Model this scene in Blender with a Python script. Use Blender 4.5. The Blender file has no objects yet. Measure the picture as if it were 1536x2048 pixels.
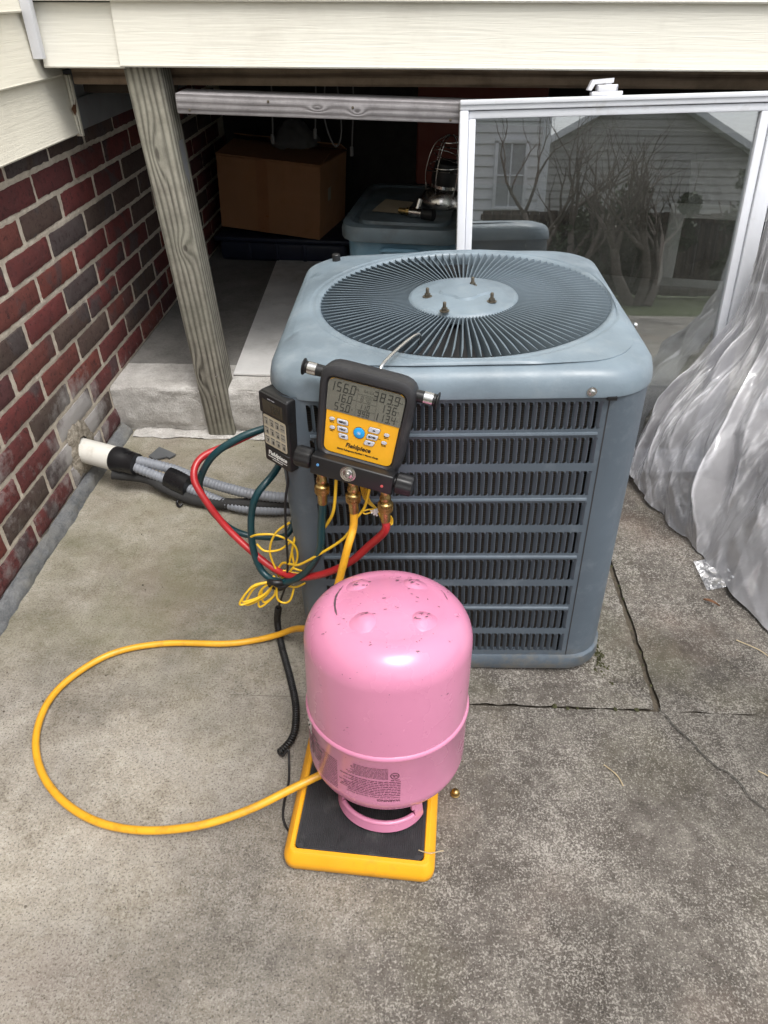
import bpy, bmesh, math, random
import numpy as np
from mathutils import Vector, Matrix, noise
PI = math.pi
rad = math.radians
random.seed(7)
S = bpy.context.scene
COL = S.collection

# ------------------------------------------------------------------ camera
cd = bpy.data.cameras.new('camera'); cam = bpy.data.objects.new('camera', cd); COL.objects.link(cam)
cR = Vector((0.99910448, 0.04221904, 0.00279037)); cU = Vector((-0.02759493, 0.60019505, 0.79937752)); cF = Vector((-0.03207419, 0.79873866, -0.6008226))
cam.matrix_world = Matrix(((cR.x, cU.x, -cF.x, 0), (cR.y, cU.y, -cF.y, 0), (cR.z, cU.z, -cF.z, 1.1), (0, 0, 0, 1)))
cd.sensor_fit = 'HORIZONTAL'; cd.sensor_width = 36; cd.lens = 36 * 1400 / 1536
cd.clip_start = 0.02; cd.clip_end = 400
S.camera = cam
# ------------------------------------------------------------------ sky, sun, exposure
W = bpy.data.worlds.new('World'); S.world = W; W.use_nodes = True
wn = W.node_tree; wn.nodes.clear()
SUN_EL, SUN_AZ = 66, 150          # azimuth clockwise from +Y : behind the photographer, to the right
sky = wn.nodes.new('ShaderNodeTexSky'); sky.sky_type = 'NISHITA'; sky.sun_disc = False
sky.sun_elevation = rad(SUN_EL); sky.sun_rotation = rad(SUN_AZ); sky.air_density = 1.2; sky.dust_density = 4.0; sky.ozone_density = 1.0
hs = wn.nodes.new('ShaderNodeHueSaturation'); hs.inputs['Saturation'].default_value = 0.16
bg = wn.nodes.new('ShaderNodeBackground'); bg.inputs[1].default_value = 0.15
wo = wn.nodes.new('ShaderNodeOutputWorld')
wn.links.new(sky.outputs[0], hs.inputs['Color']); wn.links.new(hs.outputs[0], bg.inputs[0]); wn.links.new(bg.outputs[0], wo.inputs[0])
sd = bpy.data.lights.new('sun', 'SUN'); sd.energy = 1.1; sd.angle = rad(30); sd.color = (1.0, 0.965, 0.92)
sun = bpy.data.objects.new('sun', sd); COL.objects.link(sun)
az = rad(SUN_AZ); el = rad(SUN_EL)
sdir = Vector((math.sin(az) * math.cos(el), math.cos(az) * math.cos(el), math.sin(el)))
sun.rotation_euler = sdir.to_track_quat('Z', 'Y').to_euler()
S.view_settings.view_transform = 'Standard'; S.view_settings.look = 'None'; S.view_settings.gamma = 1
S.view_settings.exposure = 0.72
S.view_settings.use_curve_mapping = False

# ------------------------------------------------------------------ mesh helpers
class MB:
    def __init__(s): s.v = []; s.f = []; s.m = []
    def add(s, vs, fs, mi=0, M=None):
        b = len(s.v)
        for p in vs:
            p = Vector(p)
            if M is not None: p = M @ p
            s.v.append(p)
        for f in fs: s.f.append([b + i for i in f]); s.m.append(mi)
        return s
    def box(s, x0, x1, y0, y1, z0, z1, mi=0, M=None):
        return s.add([(x0,y0,z0),(x1,y0,z0),(x1,y1,z0),(x0,y1,z0),(x0,y0,z1),(x1,y0,z1),(x1,y1,z1),(x0,y1,z1)],
                     [(0,3,2,1),(4,5,6,7),(0,1,5,4),(1,2,6,5),(2,3,7,6),(3,0,4,7)], mi, M)
    def rbox(s, x0, x1, y0, y1, z0, z1, r=.003, seg=2, mi=0, M=None):
        bm = bmesh.new(); bmesh.ops.create_cube(bm, size=1)
        for v in bm.verts:
            v.co = Vector((x0 + (v.co.x + .5) * (x1 - x0), y0 + (v.co.y + .5) * (y1 - y0), z0 + (v.co.z + .5) * (z1 - z0)))
        r = min(r, .49 * min(x1 - x0, y1 - y0, z1 - z0))
        bmesh.ops.bevel(bm, geom=bm.edges[:], offset=r, segments=seg, affect='EDGES', profile=.5)
        bm.verts.index_update()
        s.add([v.co.copy() for v in bm.verts], [[v.index for v in f.verts] for f in bm.faces], mi, M); bm.free()
        return s
    def tube(s, pts, r, n=10, mi=0, caps=True, M=None):
        pts = [Vector(p) for p in pts]; k = len(pts)
        rs = r if isinstance(r, (list, tuple)) else [r] * k
        T = []
        for i in range(k):
            t = pts[min(i + 1, k - 1)] - pts[max(i - 1, 0)]
            T.append(t.normalized() if t.length > 1e-9 else Vector((0, 0, 1)))
        a = Vector((0, 0, 1)) if abs(T[0].z) < .9 else Vector((1, 0, 0))
        N = T[0].cross(a).normalized()
        vs = []
        for i in range(k):
            if i: N = (N - T[i] * N.dot(T[i])); N = N.normalized() if N.length > 1e-9 else T[i].orthogonal().normalized()
            B = T[i].cross(N)
            for j in range(n):
                q = 2 * PI * j / n
                vs.append(pts[i] + (N * math.cos(q) + B * math.sin(q)) * rs[i])
        fs = []
        for i in range(k - 1):
            for j in range(n):
                fs.append((i*n+j, i*n+(j+1)%n, (i+1)*n+(j+1)%n, (i+1)*n+j))
        if caps: fs.append(list(range(n))[::-1]); fs.append([(k-1)*n + j for j in range(n)])
        return s.add(vs, fs, mi, M)
    def lathe(s, prof, n=48, mi=0, M=None, a0=0, a1=2*PI):
        full = abs(a1 - a0 - 2*PI) < 1e-6; m = n if full else n + 1
        vs = []; fs = []
        for (r, z) in prof:
            for j in range(m):
                q = a0 + (a1 - a0) * j / n
                vs.append((r * math.cos(q), r * math.sin(q), z))
        for i in range(len(prof) - 1):
            for j in range(n):
                j2 = (j + 1) % m
                fs.append((i*m+j, i*m+j2, (i+1)*m+j2, (i+1)*m+j))
        if full:
            if prof[0][0] > 1e-6 : fs.append([j for j in range(m)][::-1])
            if prof[-1][0] > 1e-6: fs.append([(len(prof)-1)*m + j for j in range(m)])
        return s.add(vs, fs, mi, M)
    def prism(s, poly, z0, z1, mi=0, M=None):
        k = len(poly)
        vs = [(x, y, z0) for x, y in poly] + [(x, y, z1) for x, y in poly]
        fs = [list(range(k))[::-1], [k + i for i in range(k)]] + [(i, (i+1) % k, k + (i+1) % k, k + i) for i in range(k)]
        return s.add(vs, fs, mi, M)
    def grid(s, fn, nu, nv, mi=0, M=None, flip=False):
        vs = [fn(i / nu, j / nv) for j in range(nv + 1) for i in range(nu + 1)]
        fs = []
        for j in range(nv):
            for i in range(nu):
                a = j*(nu+1)+i; q = (a, a+1, a+nu+2, a+nu+1)
                fs.append(q[::-1] if flip else q)
        return s.add(vs, fs, mi, M)

def mesh_of(name, mb, mats, angle=38):
    me = bpy.data.meshes.new(name)
    me.from_pydata([tuple(v) for v in mb.v], [], mb.f)
    for m in (mats if isinstance(mats, (list, tuple)) else [mats]): me.materials.append(m)
    if any(mb.m): me.polygons.foreach_set('material_index', mb.m)
    me.polygons.foreach_set('use_smooth', [True] * len(mb.f))
    me.set_sharp_from_angle(angle=rad(angle))
    me.validate(); me.update()
    return me
def obj(name, mb, mats, parent=None, angle=38, **props):
    me = mb if isinstance(mb, bpy.types.Mesh) else mesh_of(name, mb, mats, angle)
    o = bpy.data.objects.new(name, me); COL.objects.link(o)
    if parent is not None: o.parent = parent
    for k, v in props.items(): o[k] = v
    return o
def thing(name, label, cat, loc=(0,0,0), rot=(0,0,0), group=None):
    o = bpy.data.objects.new(name, None); COL.objects.link(o); o.empty_display_size = .05
    o.location = loc; o.rotation_euler = rot; o['label'] = label; o['category'] = cat
    if group: o['group'] = group
    return o
def tag(o, label, cat, group=None):
    o['label'] = label; o['category'] = cat
    if group: o['group'] = group
    return o
def struct(name, mb, mats, angle=38): return obj(name, mb, mats, None, angle, kind='structure')
def smooth(pts, per=8, closed=False):
    P = [Vector(p) for p in pts]; n = len(P); out = []
    rng = range(n if closed else n - 1)
    for i in rng:
        if closed: a, b, c, d = P[(i-1)%n], P[i], P[(i+1)%n], P[(i+2)%n]
        else: a, b, c, d = P[max(i-1,0)], P[i], P[i+1], P[min(i+2,n-1)]
        for k in range(per):
            t = k / per
            out.append(.5*((2*b)+(c-a)*t+(2*a-5*b+4*c-d)*t*t+(3*b-a-3*c+d)*t**3))
    if not closed: out.append(P[-1])
    else: out.append(out[0])
    return out
def rrect(hw, hh, r, seg=5, cx=0, cy=0):
    pts = []
    for (sx, sy, a) in ((1,1,0),(-1,1,90),(-1,-1,180),(1,-1,270)):
        for k in range(seg + 1):
            q = rad(a + 90*k/seg)
            pts.append((cx + sx*(hw-r) + r*math.cos(q), cy + sy*(hh-r) + r*math.sin(q)))
    return pts
def text_mesh(body, size, bold=0.0, depth=.0003, shear=0, align='CENTER', spacing=1.0):
    cu = bpy.data.curves.new('t', 'FONT'); cu.body = body; cu.size = size; cu.offset = bold; cu.extrude = depth
    cu.shear = shear; cu.align_x = align; cu.align_y = 'CENTER'; cu.resolution_u = 3; cu.space_character = spacing
    o = bpy.data.objects.new('t', cu); COL.objects.link(o)
    dg = bpy.context.evaluated_depsgraph_get()
    me = bpy.data.meshes.new_from_object(o.evaluated_get(dg))
    vs = [v.co.copy() for v in me.vertices]; fs = [list(p.vertices) for p in me.polygons]
    bpy.data.objects.remove(o); bpy.data.meshes.remove(me); bpy.data.curves.remove(cu)
    return vs, fs
def add_text(mb, body, size, M, bold=0.0, mi=0, shear=0, align='CENTER', depth=.0003, spacing=1.0):
    vs, fs = text_mesh(body, size, bold, depth, shear, align, spacing)
    mb.add(vs, fs, mi, M)
SEG = {'0':'abcdef','1':'bc','2':'abged','3':'abgcd','4':'fgbc','5':'afgcd','6':'afgedc','7':'abc','8':'abcdefg','9':'abcfgd'}
def seven(mb, s, x, y, h, M, mi=0, right=True, t=None, z0=.0, z1=.0004):
    """seven segment digits, right edge (or left edge) at x, baseline y, height h"""
    w = h * .5; t = t or h * .1; adv = w * 1.45; k = .12 * h
    glyphs = [c for c in s if c != '.']; total = adv * len(glyphs) - (adv - w)
    x0 = x - total if right else x
    i = 0
    def sh(px, py): return (px + py * .1, py)
    def q(ax, ay, bx, by):
        p = [sh(ax, ay), sh(bx, ay), sh(bx, by), sh(ax, by)]
        mb.prism([(x0 + i*adv + a, y + b) for a, b in p], z0, z1, mi, M)
    for c in s:
        if c == '.':
            i -= 1; q(w + k*.8, 0, w + k*.8 + t, t); i += 1; continue
        for sgm in SEG.get(c, ''):
            g = t * .25
            if sgm == 'a': q(g+t*.5, h - t, w - g-t*.5, h)
            if sgm == 'g': q(g+t*.5, h/2 - t/2, w - g-t*.5, h/2 + t/2)
            if sgm == 'd': q(g+t*.5, 0, w - g-t*.5, t)
            if sgm == 'f': q(0, h/2 + g, t, h - g)
            if sgm == 'e': q(0, g, t, h/2 - g)
            if sgm == 'b': q(w - t, h/2 + g, w, h - g)
            if sgm == 'c': q(w - t, g, w, h/2 - g)
        i += 1
def greek(mb, x0, x1, y, h, M=None, mi=0, rnd=random, z0=0, z1=.0003, fn=None):
    """a line of print too small to read: word long strokes"""
    x = x0
    while x < x1 - h:
        w = min(rnd.uniform(1.2, 4.5) * h, x1 - x)
        mb.prism([(x, y), (x + w, y), (x + w, y + h*.62), (x, y + h*.62)], z0, z1, mi, M)
        x += w + h * .55

# ------------------------------------------------------------------ material helpers
def new_mat(name):
    m = bpy.data.materials.new(name); m.use_nodes = True
    nt = m.node_tree; nt.nodes.clear()
    out = nt.nodes.new('ShaderNodeOutputMaterial'); b = nt.nodes.new('ShaderNodeBsdfPrincipled')
    nt.links.new(b.outputs[0], out.inputs[0])
    return m, nt, b, out
class NT:
    def __init__(s, nt): s.nt = nt; s.tc = None
    def n(s, t, **kw):
        nd = s.nt.nodes.new(t)
        for k, v in kw.items(): setattr(nd, k, v)
        return nd
    def set(s, sock, v):
        if isinstance(v, bpy.types.NodeSocket): s.nt.links.new(v, sock)
        elif isinstance(v, (tuple, list)) and sock.type == 'RGBA' and len(v) == 3: sock.default_value = (*v, 1)
        else: sock.default_value = v
    def coord(s, kind='Object', scale=(1,1,1), loc=(0,0,0), rot=(0,0,0)):
        if s.tc is None: s.tc = s.n('ShaderNodeTexCoord')
        if scale == (1,1,1) and loc == (0,0,0) and rot == (0,0,0): return s.tc.outputs[kind]
        mp = s.n('ShaderNodeMapping'); s.set(mp.inputs['Vector'], s.tc.outputs[kind])
        mp.inputs['Scale'].default_value = scale; mp.inputs['Location'].default_value = loc; mp.inputs['Rotation'].default_value = rot
        return mp.outputs[0]
    def noise(s, vec, scale, detail=3, rough=.55, dist=0, out='Fac'):
        t = s.n('ShaderNodeTexNoise'); s.set(t.inputs['Vector'], vec)
        t.inputs['Scale'].default_value = scale; t.inputs['Detail'].default_value = detail; t.inputs['Roughness'].default_value = rough; t.inputs['Distortion'].default_value = dist
        return t.outputs[out]
    def voro(s, vec, scale, feature='F1', out='Distance', rnd=1.0):
        t = s.n('ShaderNodeTexVoronoi', feature=feature); s.set(t.inputs['Vector'], vec); t.inputs['Scale'].default_value = scale
        t.inputs['Randomness'].default_value = rnd
        return t.outputs[out]
    def ramp(s, fac, stops, interp='LINEAR'):
        r = s.n('ShaderNodeValToRGB'); s.set(r.inputs[0], fac); cr = r.color_ramp; cr.interpolation = interp
        while len(cr.elements) < len(stops): cr.elements.new(.5)
        for e, (p, c) in zip(cr.elements, stops):
            e.position = p; e.color = (c, c, c, 1) if isinstance(c, (int, float)) else (*c, 1)
        return r.outputs[0]
    def mix(s, fac, a, b, mode='MIX'):
        m = s.n('ShaderNodeMix', data_type='RGBA', blend_type=mode)
        s.set(m.inputs[0], fac); s.set(m.inputs[6], a); s.set(m.inputs[7], b)
        return m.outputs[2]
    def math(s, op, a, b=0, c=0):
        m = s.n('ShaderNodeMath', operation=op); s.set(m.inputs[0], a); s.set(m.inputs[1], b); s.set(m.inputs[2], c)
        return m.outputs[0]
    def sep(s, vec):
        x = s.n('ShaderNodeSeparateXYZ'); s.set(x.inputs[0], vec); return x.outputs
    def comb(s, x, y, z):
        c = s.n('ShaderNodeCombineXYZ'); s.set(c.inputs[0], x); s.set(c.inputs[1], y); s.set(c.inputs[2], z); return c.outputs[0]
    def bump(s, h, strength=.3, dist=.01, normal=None):
        b = s.n('ShaderNodeBump'); s.set(b.inputs['Height'], h); b.inputs['Strength'].default_value = strength; b.inputs['Distance'].default_value = dist
        if normal is not None: s.set(b.inputs['Normal'], normal)
        return b.outputs[0]
def surf(name, col, rough=.5, metal=0, var=.12, vscale=9, bump=.0, bscale=120, bdist=.002, spec=.5, dirt=None, coat=0, rvar=.12, chips=None, splash=None):
    m, nt, b, out = new_mat(name); N = NT(nt); v = N.coord()
    n1 = N.noise(v, vscale, 5, .6)
    lo = tuple(max(0, c * (1 - var)) for c in col); hi = tuple(min(1, c * (1 + var)) for c in col)
    c = N.ramp(n1, [(.3, lo), (.7, hi)])
    if dirt:                                    # (colour, amount 0..1, scale)
        d = N.ramp(N.noise(v, dirt[2], 6, .65), [(.62 - .3*dirt[1], 0), (.80 - .2*dirt[1], 1)])
        c = N.mix(N.math('MULTIPLY', d, min(1, .35 + dirt[1])), c, dirt[0])
    if splash:                                  # mud thrown up along the foot: (colour, height)
        sz = N.sep(v)[2]; sp_ = N.math('SUBTRACT', N.noise(v, 30, 5, .7), N.math('MULTIPLY', N.math('DIVIDE', sz, splash[1]), .42))
        c = N.mix(N.ramp(sp_, [(.34, 0), (.60, .8)]), c, splash[0])
    r = N.ramp(N.noise(v, vscale * 2.3, 4), [(.3, max(0, rough - rvar)), (.7, min(1, rough + rvar))])
    if chips:                                   # (colour, threshold, scale)
        k = N.ramp(N.noise(v, chips[2], 4, .7), [(chips[1], 0), (chips[1] + .015, 1)])
        c = N.mix(k, c, chips[0])
    N.set(b.inputs['Base Color'], c); N.set(b.inputs['Roughness'], r)
    b.inputs['Metallic'].default_value = metal; b.inputs['Specular IOR Level'].default_value = spec
    b.inputs['Coat Weight'].default_value = coat; b.inputs['Coat Roughness'].default_value = .08
    if bump: N.set(b.inputs['Normal'], N.bump(N.noise(v, bscale, 3), bump, bdist))
    return m

def mat_wood(name, light, dark, axis='Z', freq=260, warp=3.5, knots=(), grey=.5, green=None, rough=.85):
    """weathered softwood: growth lines along `axis` that bend round knots"""
    m, nt, b, out = new_mat(name); N = NT(nt); o = N.sep(N.coord())
    ia = 'XYZ'.index(axis); A = o[ia]; B = o[(ia+1) % 3]; C = o[(ia+2) % 3]
    base = N.math('ADD', B, N.math('MULTIPLY', C, .83))
    v2 = N.comb(N.math('MULTIPLY', A, 1.6), N.math('MULTIPLY', B, 12), N.math('MULTIPLY', C, 12))
    w = N.math('MULTIPLY', N.noise(v2, 1.0, 3, .5), warp)
    g = N.math('ADD', N.math('MULTIPLY', base, freq), w)
    kmask = None
    for (ka, kb, kc, ra, rb) in knots:
        da = N.math('DIVIDE', N.math('SUBTRACT', A, ka), ra); db = N.math('DIVIDE', N.math('SUBTRACT', base, kb + .83*kc), rb)
        d2 = N.math('ADD', N.math('MULTIPLY', da, da), N.math('MULTIPLY', db, db))
        e = N.math('EXPONENT', N.math('MULTIPLY', d2, -1.0))
        g = N.math('ADD', g, N.math('MULTIPLY', e, 9.0))
        k = N.ramp(d2, [(.03, 1), (.12, 0)])
        kmask = k if kmask is None else N.math('MAXIMUM', kmask, k)
    s = N.math('SINE', g)
    s2 = N.math('ADD', N.math('MULTIPLY', s, .5), .5)
    fine = N.noise(N.comb(N.math('MULTIPLY', A, 9), N.math('MULTIPLY', B, 420), N.math('MULTIPLY', C, 420)), 1, 4, .6)
    h = N.math('ADD', N.math('MULTIPLY', s2, .55), N.math('MULTIPLY', fine, .6))
    mid = tuple((a + c) / 2 for a, c in zip(light, dark))
    c = N.ramp(h, [(.22, dark), (.42, mid), (.68, light), (.95, tuple(min(1, x*1.12) for x in light))])
    big = N.noise(N.coord(), 6, 4)
    if green: c = N.mix(N.ramp(big, [(.4, 0), (.7, .55)]), c, green, 'MIX')
    c = N.mix(N.ramp(N.noise(N.coord(), 21, 5, .7), [(.35, .35), (.6, 0)]), c, tuple(x * .55 for x in dark))
    if kmask is not None: c = N.mix(N.math('MULTIPLY', kmask, .8), c, tuple(x * .8 for x in dark))
    N.set(b.inputs['Base Color'], c); b.inputs['Roughness'].default_value = rough; b.inputs['Specular IOR Level'].default_value = .25
    N.set(b.inputs['Normal'], N.bump(h, .6, .0018))
    return m
def mat_siding(name, col, axis='X', dirt=(.33,.29,.24)):
    m, nt, b, out = new_mat(name); N = NT(nt); o = N.sep(N.coord())
    A = o[0] if axis == 'X' else o[1]; B = o[2]
    v = N.comb(N.math('MULTIPLY', A, 7), N.math('MULTIPLY', B, 190), 0)
    g = N.noise(v, 1.0, 2, .5, .6)
    c = N.ramp(g, [(.3, tuple(x * .965 for x in col)), (.55, col)])
    c = N.mix(N.ramp(N.noise(N.coord(), 5, 5, .7), [(.5, 0), (.85, .28)]), c, dirt)
    N.set(b.inputs['Base Color'], c); b.inputs['Roughness'].default_value = .55; b.inputs['Specular IOR Level'].default_value = .35
    N.set(b.inputs['Normal'], N.bump(g, .5, .0018))
    return m
def mat_brick(name):
    m, nt, b, out = new_mat(name); N = NT(nt); v = N.coord()
    oi = N.n('ShaderNodeObjectInfo'); r = oi.outputs['Random']
    off = N.comb(N.math('MULTIPLY', r, 37.0), N.math('MULTIPLY', r, 91.0), N.math('MULTIPLY', r, 13.0))
    vv = N.n('ShaderNodeVectorMath', operation='ADD'); N.set(vv.inputs[0], v); N.set(vv.inputs[1], off); vv = vv.outputs[0]
    c = N.ramp(r, [(.0, (.165,.042,.040)), (.15, (.13,.038,.038)), (.27, (.19,.054,.042)), (.40, (.145,.040,.038)), (.52, (.175,.056,.046)), (.61, (.105,.072,.060)), (.72, (.088,.070,.068)), (.80, (.115,.044,.046)), (.90, (.090,.066,.055))], 'CONSTANT')
    p = N.ramp(N.noise(vv, 11, 3, .5, .4), [(.52, 0), (.60, 1)])
    c = N.mix(N.math('MULTIPLY', p, N.ramp(N.math('FRACT', N.math('MULTIPLY', r, 7.31)), [(.15, .0), (.6, .85)])), c, (.085,.072,.072))
    f = N.noise(vv, 90, 5, .7)
    c = N.mix(N.ramp(f, [(.34, .75), (.46, 0)]), c, (.028,.014,.015))
    c = N.mix(N.ramp(N.noise(vv, 24, 4, .65), [(.35, .35), (.6, 0)]), c, (.06,.03,.032))
    c = N.mix(N.ramp(N.noise(vv, 170, 3, .7), [(.6, 0), (.78, .35)]), c, (.30,.20,.17))
    # lime bloom, mostly near the bottom of the wall and round the pipe hole
    tc2 = N.n('ShaderNodeNewGeometry'); P = N.sep(tc2.outputs['Position'])
    low = N.ramp(P[2], [(.0, .55), (.30, .18), (.62, .0)])
    dy = N.math('SUBTRACT', P[1], 1.60); dz = N.math('SUBTRACT', P[2], .13)
    dd = N.math('SQRT', N.math('ADD', N.math('MULTIPLY', dy, dy), N.math('MULTIPLY', N.math('MULTIPLY', dz, dz), 1.3)))
    hole = N.ramp(dd, [(.07, .85), (.13, .42), (.24, 0)])
    dy2 = N.math('SUBTRACT', P[1], 1.10); dz2 = N.math('SUBTRACT', P[2], .27)
    d2 = N.math('SQRT', N.math('ADD', N.math('MULTIPLY', dy2, dy2), N.math('MULTIPLY', N.math('MULTIPLY', dz2, dz2), 4)))
    wash = N.ramp(d2, [(.03, .75), (.16, .3), (.25, 0)])
    lim = N.math('ADD', N.math('MAXIMUM', N.math('MAXIMUM', hole, wash), N.math('MULTIPLY', low, .45)), N.math('SUBTRACT', N.noise(tc2.outputs['Position'], 26, 6, .7), .62))
    c = N.mix(N.ramp(lim, [(.08, 0), (.5, .9)]), c, (.44,.42,.41))
    N.set(b.inputs['Base Color'], c); b.inputs['Roughness'].default_value = .82; b.inputs['Specular IOR Level'].default_value = .35
    N.set(b.inputs['Normal'], N.bump(N.math('ADD', f, N.math('MULTIPLY', N.noise(vv, 260, 2), .5)), .55, .0025))
    return m
def mat_rough(name, light, dark, scale=14, bump=.6, bdist=.006, green=None, fine=190, rough=.9):
    m, nt, b, out = new_mat(name); N = NT(nt); v = N.coord()
    n1 = N.noise(v, scale, 7, .68); n2 = N.noise(v, fine, 4, .7)
    c = N.ramp(N.math('ADD', N.math('MULTIPLY', n1, .6), N.math('MULTIPLY', n2, .4)), [(.36, dark), (.6, light)])
    if green: c = N.mix(N.ramp(N.noise(v, scale * .5, 4, .6), [(.48, 0), (.7, .7)]), c, green)
    N.set(b.inputs['Base Color'], c); b.inputs['Roughness'].default_value = rough; b.inputs['Specular IOR Level'].default_value = .25
    N.set(b.inputs['Normal'], N.bump(N.math('ADD', n1, N.math('MULTIPLY', n2, .5)), bump, bdist))
    return m
def mat_concrete(name):
    """exposed weathered patio concrete: clean and beige along the brick wall, blackened and speckled further out"""
    m, nt, b, out = new_mat(name); N = NT(nt)
    g = N.n('ShaderNodeNewGeometry'); v = g.outputs['Position']; P = N.sep(v)
    big = N.noise(v, 2.3, 5, .62); med = N.noise(v, 9, 6, .68)
    t = N.math('ADD', N.math('MULTIPLY', N.math('ADD', P[0], N.math('MULTIPLY', P[1], -.10)), .62), N.math('ADD', N.math('MULTIPLY', big, 1.0), N.math('MULTIPLY', med, .45)))
    wthr = N.ramp(t, [(.30, 0), (.52, .55), (.74, 1)])                   # 0 clean .. 1 weathered
    fg = N.noise(v, 190, 4, .72); mg = N.noise(v, 44, 4, .7)
    clean = N.ramp(N.math('ADD', N.math('MULTIPLY', med, .45), N.math('ADD', N.math('MULTIPLY', fg, .35), N.math('MULTIPLY', mg, .2))), [(.36, (.17,.145,.108)), (.46, (.36,.325,.268)), (.56, (.50,.462,.40)), (.68, (.66,.62,.555))])
    worn = N.ramp(N.math('ADD', N.math('MULTIPLY', med, .6), N.math('MULTIPLY', mg, .4)), [(.36, (.070,.060,.051)), (.50, (.128,.114,.100)), (.66, (.225,.206,.180))])
    c = N.mix(wthr, clean, worn)
    # speckle of pale sand grains worn out of the dark skin
    sp = N.noise(v, 300, 4, .68); sp2 = N.noise(v, 120, 3, .6)
    dens = N.noise(v, 5.5, 6, .74)
    sv_ = N.math('ADD', N.math('ADD', N.math('MULTIPLY', sp, .74), N.math('MULTIPLY', sp2, .26)), N.math('MULTIPLY', N.math('SUBTRACT', dens, .5), .34))
    spk = N.ramp(sv_, [(.50, 0), (.60, 1)])
    c = N.mix(N.math('MULTIPLY', spk, N.ramp(wthr, [(0, .25), (.5, .68), (1, .80)])), c, (.41,.385,.345))
    dk = N.ramp(N.noise(v, 290, 3, .68), [(.36, .8), (.46, 0)])
    c = N.mix(N.math('MULTIPLY', dk, .8), c, (.042,.038,.034))
    bl = N.ramp(N.noise(N.coord('Object', (1,1,1)) if False else v, 1.7, 6, .66, .3), [(.33, .50), (.50, .90), (.68, 1.14)])
    c = N.mix(1.0, c, bl, 'MULTIPLY')
    # algae: greenish near the wall, curb and hose, small patches elsewhere
    al = N.math('ADD', N.ramp(N.noise(v, 3.1, 4, .6, .3), [(.52, 0), (.72, .5)]), N.math('MULTIPLY', N.math('MULTIPLY', N.ramp(N.math('SUBTRACT', P[1], N.math('MULTIPLY', P[0], .0)), [(.85, 0), (1.0, 1)]), N.ramp(N.math('ADD', P[0], .8), [(.35, 1), (.7, 0)])), N.ramp(N.noise(v, 5, 5, .7), [(.35, .25), (.62, 1)])))
    c = N.mix(N.math('MULTIPLY', al, .50), c, (.155,.15,.082))
    br = N.ramp(N.noise(v, 2.2, 4, .6, 0), [(.54, 0), (.74, .5)])
    c = N.mix(br, c, (.175,.122,.095))
    mk = N.math('SUBTRACT', 1.0, N.ramp(N.voro(v, 7.5), [(.02, 0), (.14, 1)]))
    c = N.mix(N.math('MULTIPLY', mk, N.ramp(N.noise(v, 13, 3), [(.5, 0), (.65, .5)])), c, (.07,.066,.06))
    N.set(b.inputs['Base Color'], c); b.inputs['Roughness'].default_value = .9; b.inputs['Specular IOR Level'].default_value = .25
    N.set(b.inputs['Normal'], N.bump(N.math('ADD', N.math('MULTIPLY', sp, .7), N.math('MULTIPLY', med, .6)), .75, .0035))
    return m
def mat_glass(name):
    m, nt, b, out = new_mat(name); nt.nodes.remove(b); N = NT(nt)
    tr = N.n('ShaderNodeBsdfTransparent'); tr.inputs[0].default_value = (.86,.88,.85,1)
    gl = N.n('ShaderNodeBsdfGlossy'); gl.inputs['Roughness'].default_value = .012; gl.inputs['Color'].default_value = (.95,.97,1,1)
    df = N.n('ShaderNodeBsdfDiffuse'); df.inputs[0].default_value = (.42,.42,.38,1)
    lw = N.n('ShaderNodeFresnel'); lw.inputs['IOR'].default_value = 1.52
    k = N.math('MINIMUM', N.math('MULTIPLY_ADD', lw.outputs[0], 3.6, .15), 1.0)
    a = N.n('ShaderNodeMixShader'); N.set(a.inputs[0], k); N.set(a.inputs[1], tr.outputs[0]); N.set(a.inputs[2], gl.outputs[0])
    v = N.coord()
    dn = N.math('ADD', N.ramp(N.noise(v, 5, 5, .65), [(.35, .02), (.75, .085)]), N.ramp(N.noise(v, 230, 2, .5), [(.745, 0), (.76, .8)]))
    d2 = N.n('ShaderNodeMixShader'); N.set(d2.inputs[0], dn); N.set(d2.inputs[1], a.outputs[0]); N.set(d2.inputs[2], df.outputs[0])
    nt.links.new(d2.outputs[0], out.inputs[0])
    return m
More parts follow.
